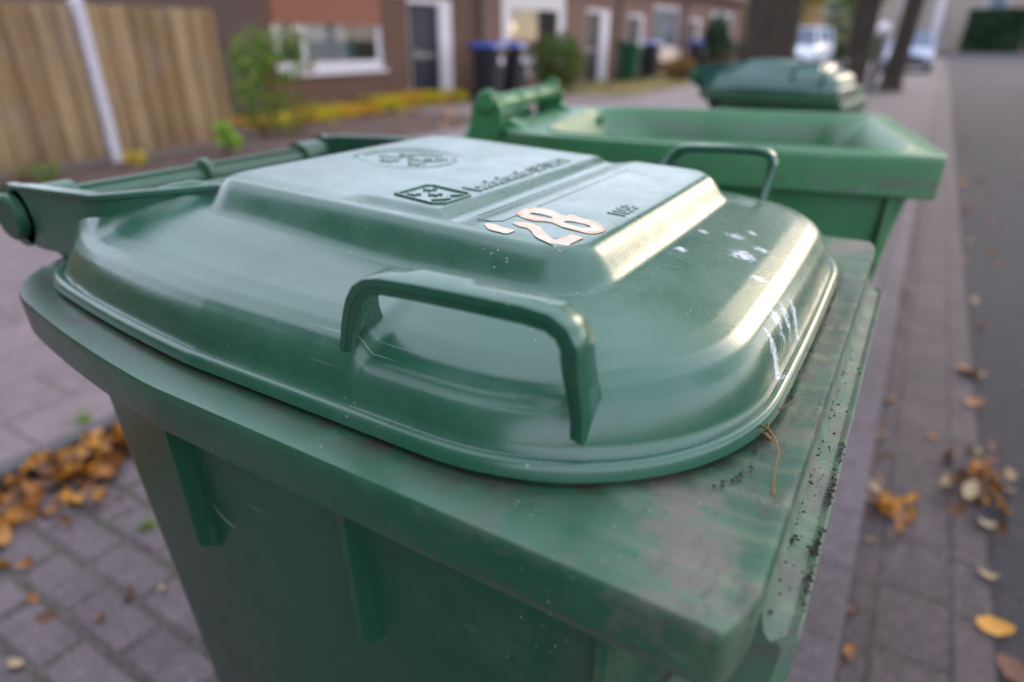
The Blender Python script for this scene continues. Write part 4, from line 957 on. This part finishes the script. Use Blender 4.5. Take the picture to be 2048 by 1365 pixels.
# ------------------------------------------------------------------ fallen leaves
def dead_leaf(curl, wid, pts=7, twist=0.):
    """one curled leaf, ~1 long, as a curved strip with a fold along the midrib"""
    bm = bmesh.new(); rows = []
    for i in range(pts + 1):
        t = i / pts; wv = wid * math.sin(math.pi * min(1, t * .93 + .04)) ** .75 * (1 + .12 * math.sin(t * 17))
        a = curl * (t - .5); x = (t - .5) if abs(curl) < .01 else math.sin(a) / curl; z = 0 if abs(curl) < .01 else (1 - math.cos(a)) / curl
        tw = twist * (t - .5)
        rows.append([bm.verts.new((x, s * wv * math.cos(tw), z + .25 * abs(s) * wv + s * wv * math.sin(tw) + .02 * math.sin(9 * t + s * 3))) for s in (-1, -.5, 0, .5, 1)])
    for a, b in zip(rows, rows[1:]):
        for k in range(4): bm.faces.new((a[k], a[k + 1], b[k + 1], b[k]))
    zmin = min(v.co.z for v in bm.verts)
    for v in bm.verts: v.co.z -= zmin
    me = bpy.data.meshes.new('fallen_leaf'); bm.to_mesh(me); bm.free()
    for p in me.polygons: p.use_smooth = True
    return me
def dlm(name, a, b):
    g = NG(name); oi = g.n.new('ShaderNodeObjectInfo'); c = g.mix(oi.outputs['Random'], a, b)
    ge = g.n.new('ShaderNodeNewGeometry'); c = g.mix(g.math('MULTIPLY', ge.outputs['Random Per Island'], .6), c, (.10, .035, .015))
    c = g.mix(g.ramp(g.noise(70, 4), .5, .7, 0, .4), c, (.10, .05, .02)); g.base(c); g.rough(.55); return g.m
M['d_or'] = dlm('orange_brown_dead_leaf', (.55, .22, .035), (.34, .13, .04)); M['d_pale'] = dlm('pale_dead_leaf', (.62, .45, .24), (.50, .40, .22))
M['d_yel'] = dlm('amber_dead_leaf', (.80, .37, .03), (.62, .26, .03)); M['d_br'] = dlm('brown_dead_leaf', (.22, .10, .05), (.15, .07, .04))
M['d_gr'] = dlm('green_fresh_leaf', (.10, .28, .03), (.14, .34, .04))
LM = {}
for k, m_ in (('or', 'd_or'), ('pale', 'd_pale'), ('yel', 'd_yel'), ('br', 'd_br'), ('gr', 'd_gr')):
    LM[k] = []
    for c_, w_, t_ in ((2.2, .24, .5), (1.2, .30, -.4), (3.0, .20, .9)):
        me = dead_leaf(c_, w_, 7, t_); me.materials.append(M[m_]); LM[k].append(me)
def leaf(k, x, y, s, label, group=None, z=-.036, tilt=.25, rz=None):
    o = bpy.data.objects.new('fallen_leaf', random.choice(LM[k])); COL.objects.link(o); o.location = (x, y, z)
    o.rotation_euler = (random.gauss(0, tilt), random.gauss(0, tilt), random.random() * 6.28 if rz is None else rz); o.scale = (s, s, s)
    return tag(o, label, 'fallen leaf', group)
leaf('or', .387, 3.00, .115, 'curled orange leaf lying alone farthest up the joint of gutter and asphalt', rz=2.2)
leaf('or', .400, 2.72, .085, 'deep orange leaf a step nearer than the lone curled one on the asphalt edge')
leaf('yel', .405, 1.515, .085, 'large amber leaf lying flat on the asphalt near the lower right', rz=.3, tilt=.1)
leaf('pale', .395, 1.70, .075, 'pale curled leaf behind the large amber leaf on the asphalt', rz=-.3)
leaf('pale', .400, 1.93, .07, 'pale tan leaf by itself between the leaf heap and the curled pale leaf', rz=.2)
leaf('gr', .398, 2.02, .045, 'small green leaf at the near side of the asphalt leaf heap', z=-.02)
leaf('or', .268, 2.37, .055, 'flat tan orange leaf alone in the middle joint of the gutter', rz=0.1, tilt=.1)
leaf('br', .435, 1.40, .08, 'dark brown leaf close to the lower right edge')
leaf('pale', .11, 2.28, .06, 'pale leaf standing against the kerb stone behind the gutter leaf heap')
G1 = 'brown leaves heaped on the asphalt edge'; G2 = 'orange leaves heaped in the gutter beside the kerb'; G3 = 'leaves scattered along the gutter'; G4 = 'leaves scattered on the road'
for i in range(38):
    leaf(random.choice(['or', 'br', 'or', 'pale', 'br', 'br']), random.gauss(.395, .045), random.gauss(2.14, .10), random.uniform(.05, .085), 'crumpled brown leaf in the heap on the asphalt edge', G1, -.038 + random.random() * .03, .6)
for i in range(12):
    leaf(random.choice(['yel', 'or', 'or']), .165 + random.gauss(0, .032), random.gauss(1.85, .06), random.uniform(.05, .08), 'orange leaf in the small heap in the gutter beside the kerb', G2, -.036 + random.random() * .02, .5)
for i in range(50):
    y = 1.25 + 9 * random.random() ** 1.3
    leaf(random.choice(['or', 'br', 'pale', 'br']), .115 + abs(random.gauss(0, .02)), y, random.uniform(.03, .06), 'small dry leaf caught in the gutter against the kerb', G3, -.036, .4)
for i in range(75):
    y = 1.2 + 14 * random.random() ** 1.2
    leaf(random.choice(['or', 'br', 'pale', 'or']), .46 + abs(random.gauss(0, .10)) - .05 + (random.random() < .2) * random.random() * 1.5, y, random.uniform(.04, .08), 'dry leaf scattered on the asphalt along the gutter', G4, -.043, .35)
# litter drift along the raised edging
rng = random.Random(5); bm = bmesh.new()
def drift(name, n, xf, y0, y1, mats, zmax, label=None, size=(.05, .09)):
    bms = [bmesh.new() for _ in mats]
    src = [LM['or'][0], LM['or'][1], LM['or'][2]]
    vs_all = {i: [] for i in range(len(mats))}; fs_all = {i: [] for i in range(len(mats))}
    V = []; Fc = []; MI = []
    for _ in range(n):
        me = rng.choice(src); s = rng.uniform(*size); x = xf(rng); y = rng.uniform(y0, y1); z = rng.random() ** 2 * zmax
        m_ = Matrix.Translation((x, y, z + .004)) @ Matrix.Rotation(rng.random() * 6.28, 4, 'Z') @ Matrix.Rotation(rng.gauss(0, .6), 4, 'X') @ Matrix.Rotation(rng.gauss(0, .5), 4, 'Y') @ Matrix.Scale(s, 4)
        o = len(V); mi = rng.randrange(len(mats))
        V += [tuple(m_ @ v.co) for v in me.vertices]; 
        for p in me.polygons: Fc.append(tuple(o + k for k in p.vertices)); MI.append(mi)
    me = bpy.data.meshes.new(name); me.from_pydata(V, [], Fc)
    for m_ in mats: me.materials.append(m_)
    for p, i in zip(me.polygons, MI): p.material_index = i; p.use_smooth = True
    for b in bms: b.free()
    o = bpy.data.objects.new(name, me); COL.objects.link(o); return tag(o, kind='stuff')
drift('leaf_litter', 3000, lambda r: -2.09 + abs(r.gauss(0, .13)), -.6, 7, [M['d_or'], M['d_or'], M['d_yel'], M['d_br'], M['d_yel']], .06)
drift('leaf_scatter', 60, lambda r: r.uniform(-2.0, -1.1), -.2, 3, [M['d_or'], M['d_br'], M['d_pale']], .0, size=(.03, .05))
drift('garden_litter', 420, lambda r: r.uniform(-8.5, -5.6), 6, 24, [M['d_or'], M['d_br'], M['d_yel']], .02, size=(.07, .12)).location.z = .06
# moss and weeds in the paving joints
rng = random.Random(3)
for x, y, z, s, lb in ((-2.20, .83, .05, .05, 'small tuft of grass in the flagstone joint near the raised edging'), (-1.58, .66, .0, .03, 'tiny green sprout between the clinker pavers')):
    bm = bmesh.new()
    for _ in range(70):
        a = rng.random() * 6.28; L = s * rng.uniform(.5, 1.1); bx, by = rng.gauss(0, s * .35), rng.gauss(0, s * .35); dx, dy = math.cos(a) * L * .5, math.sin(a) * L * .5
        bm.faces.new([bm.verts.new(p) for p in [(bx - .002, by, 0), (bx + .002, by, 0), (bx + dx, by + dy, L)]])
    o = from_bm('grass_tuft', bm, M['lf_bright'], recalc=False); o.location = (x, y, z); tag(o, lb, 'grass tuft')

# added out of view: kiosk and charcoal bin that shade the bin's near side
kb = brick('blocker_kiosk_brick', (.10, .06, .05), (.08, .05, .045), (.07, .06, .055), .21, .0625, 'gable', .01)
block('light_blocker_kiosk', -6.4, .0, -7.6, -2.3, 4.6, kb, 'unseen dark brick kiosk with flat roof, added behind the camera to block light', [])

make_bin('wheelie_bin', (-.37, -.445, 0), 'unseen charcoal bin with shut lid, added behind the camera to shade the nearest bin', (M['greybin'], M['greybin'], M['greybin']), detail=False, scale=.97)  # unseen bin added to darken the near side of the first one
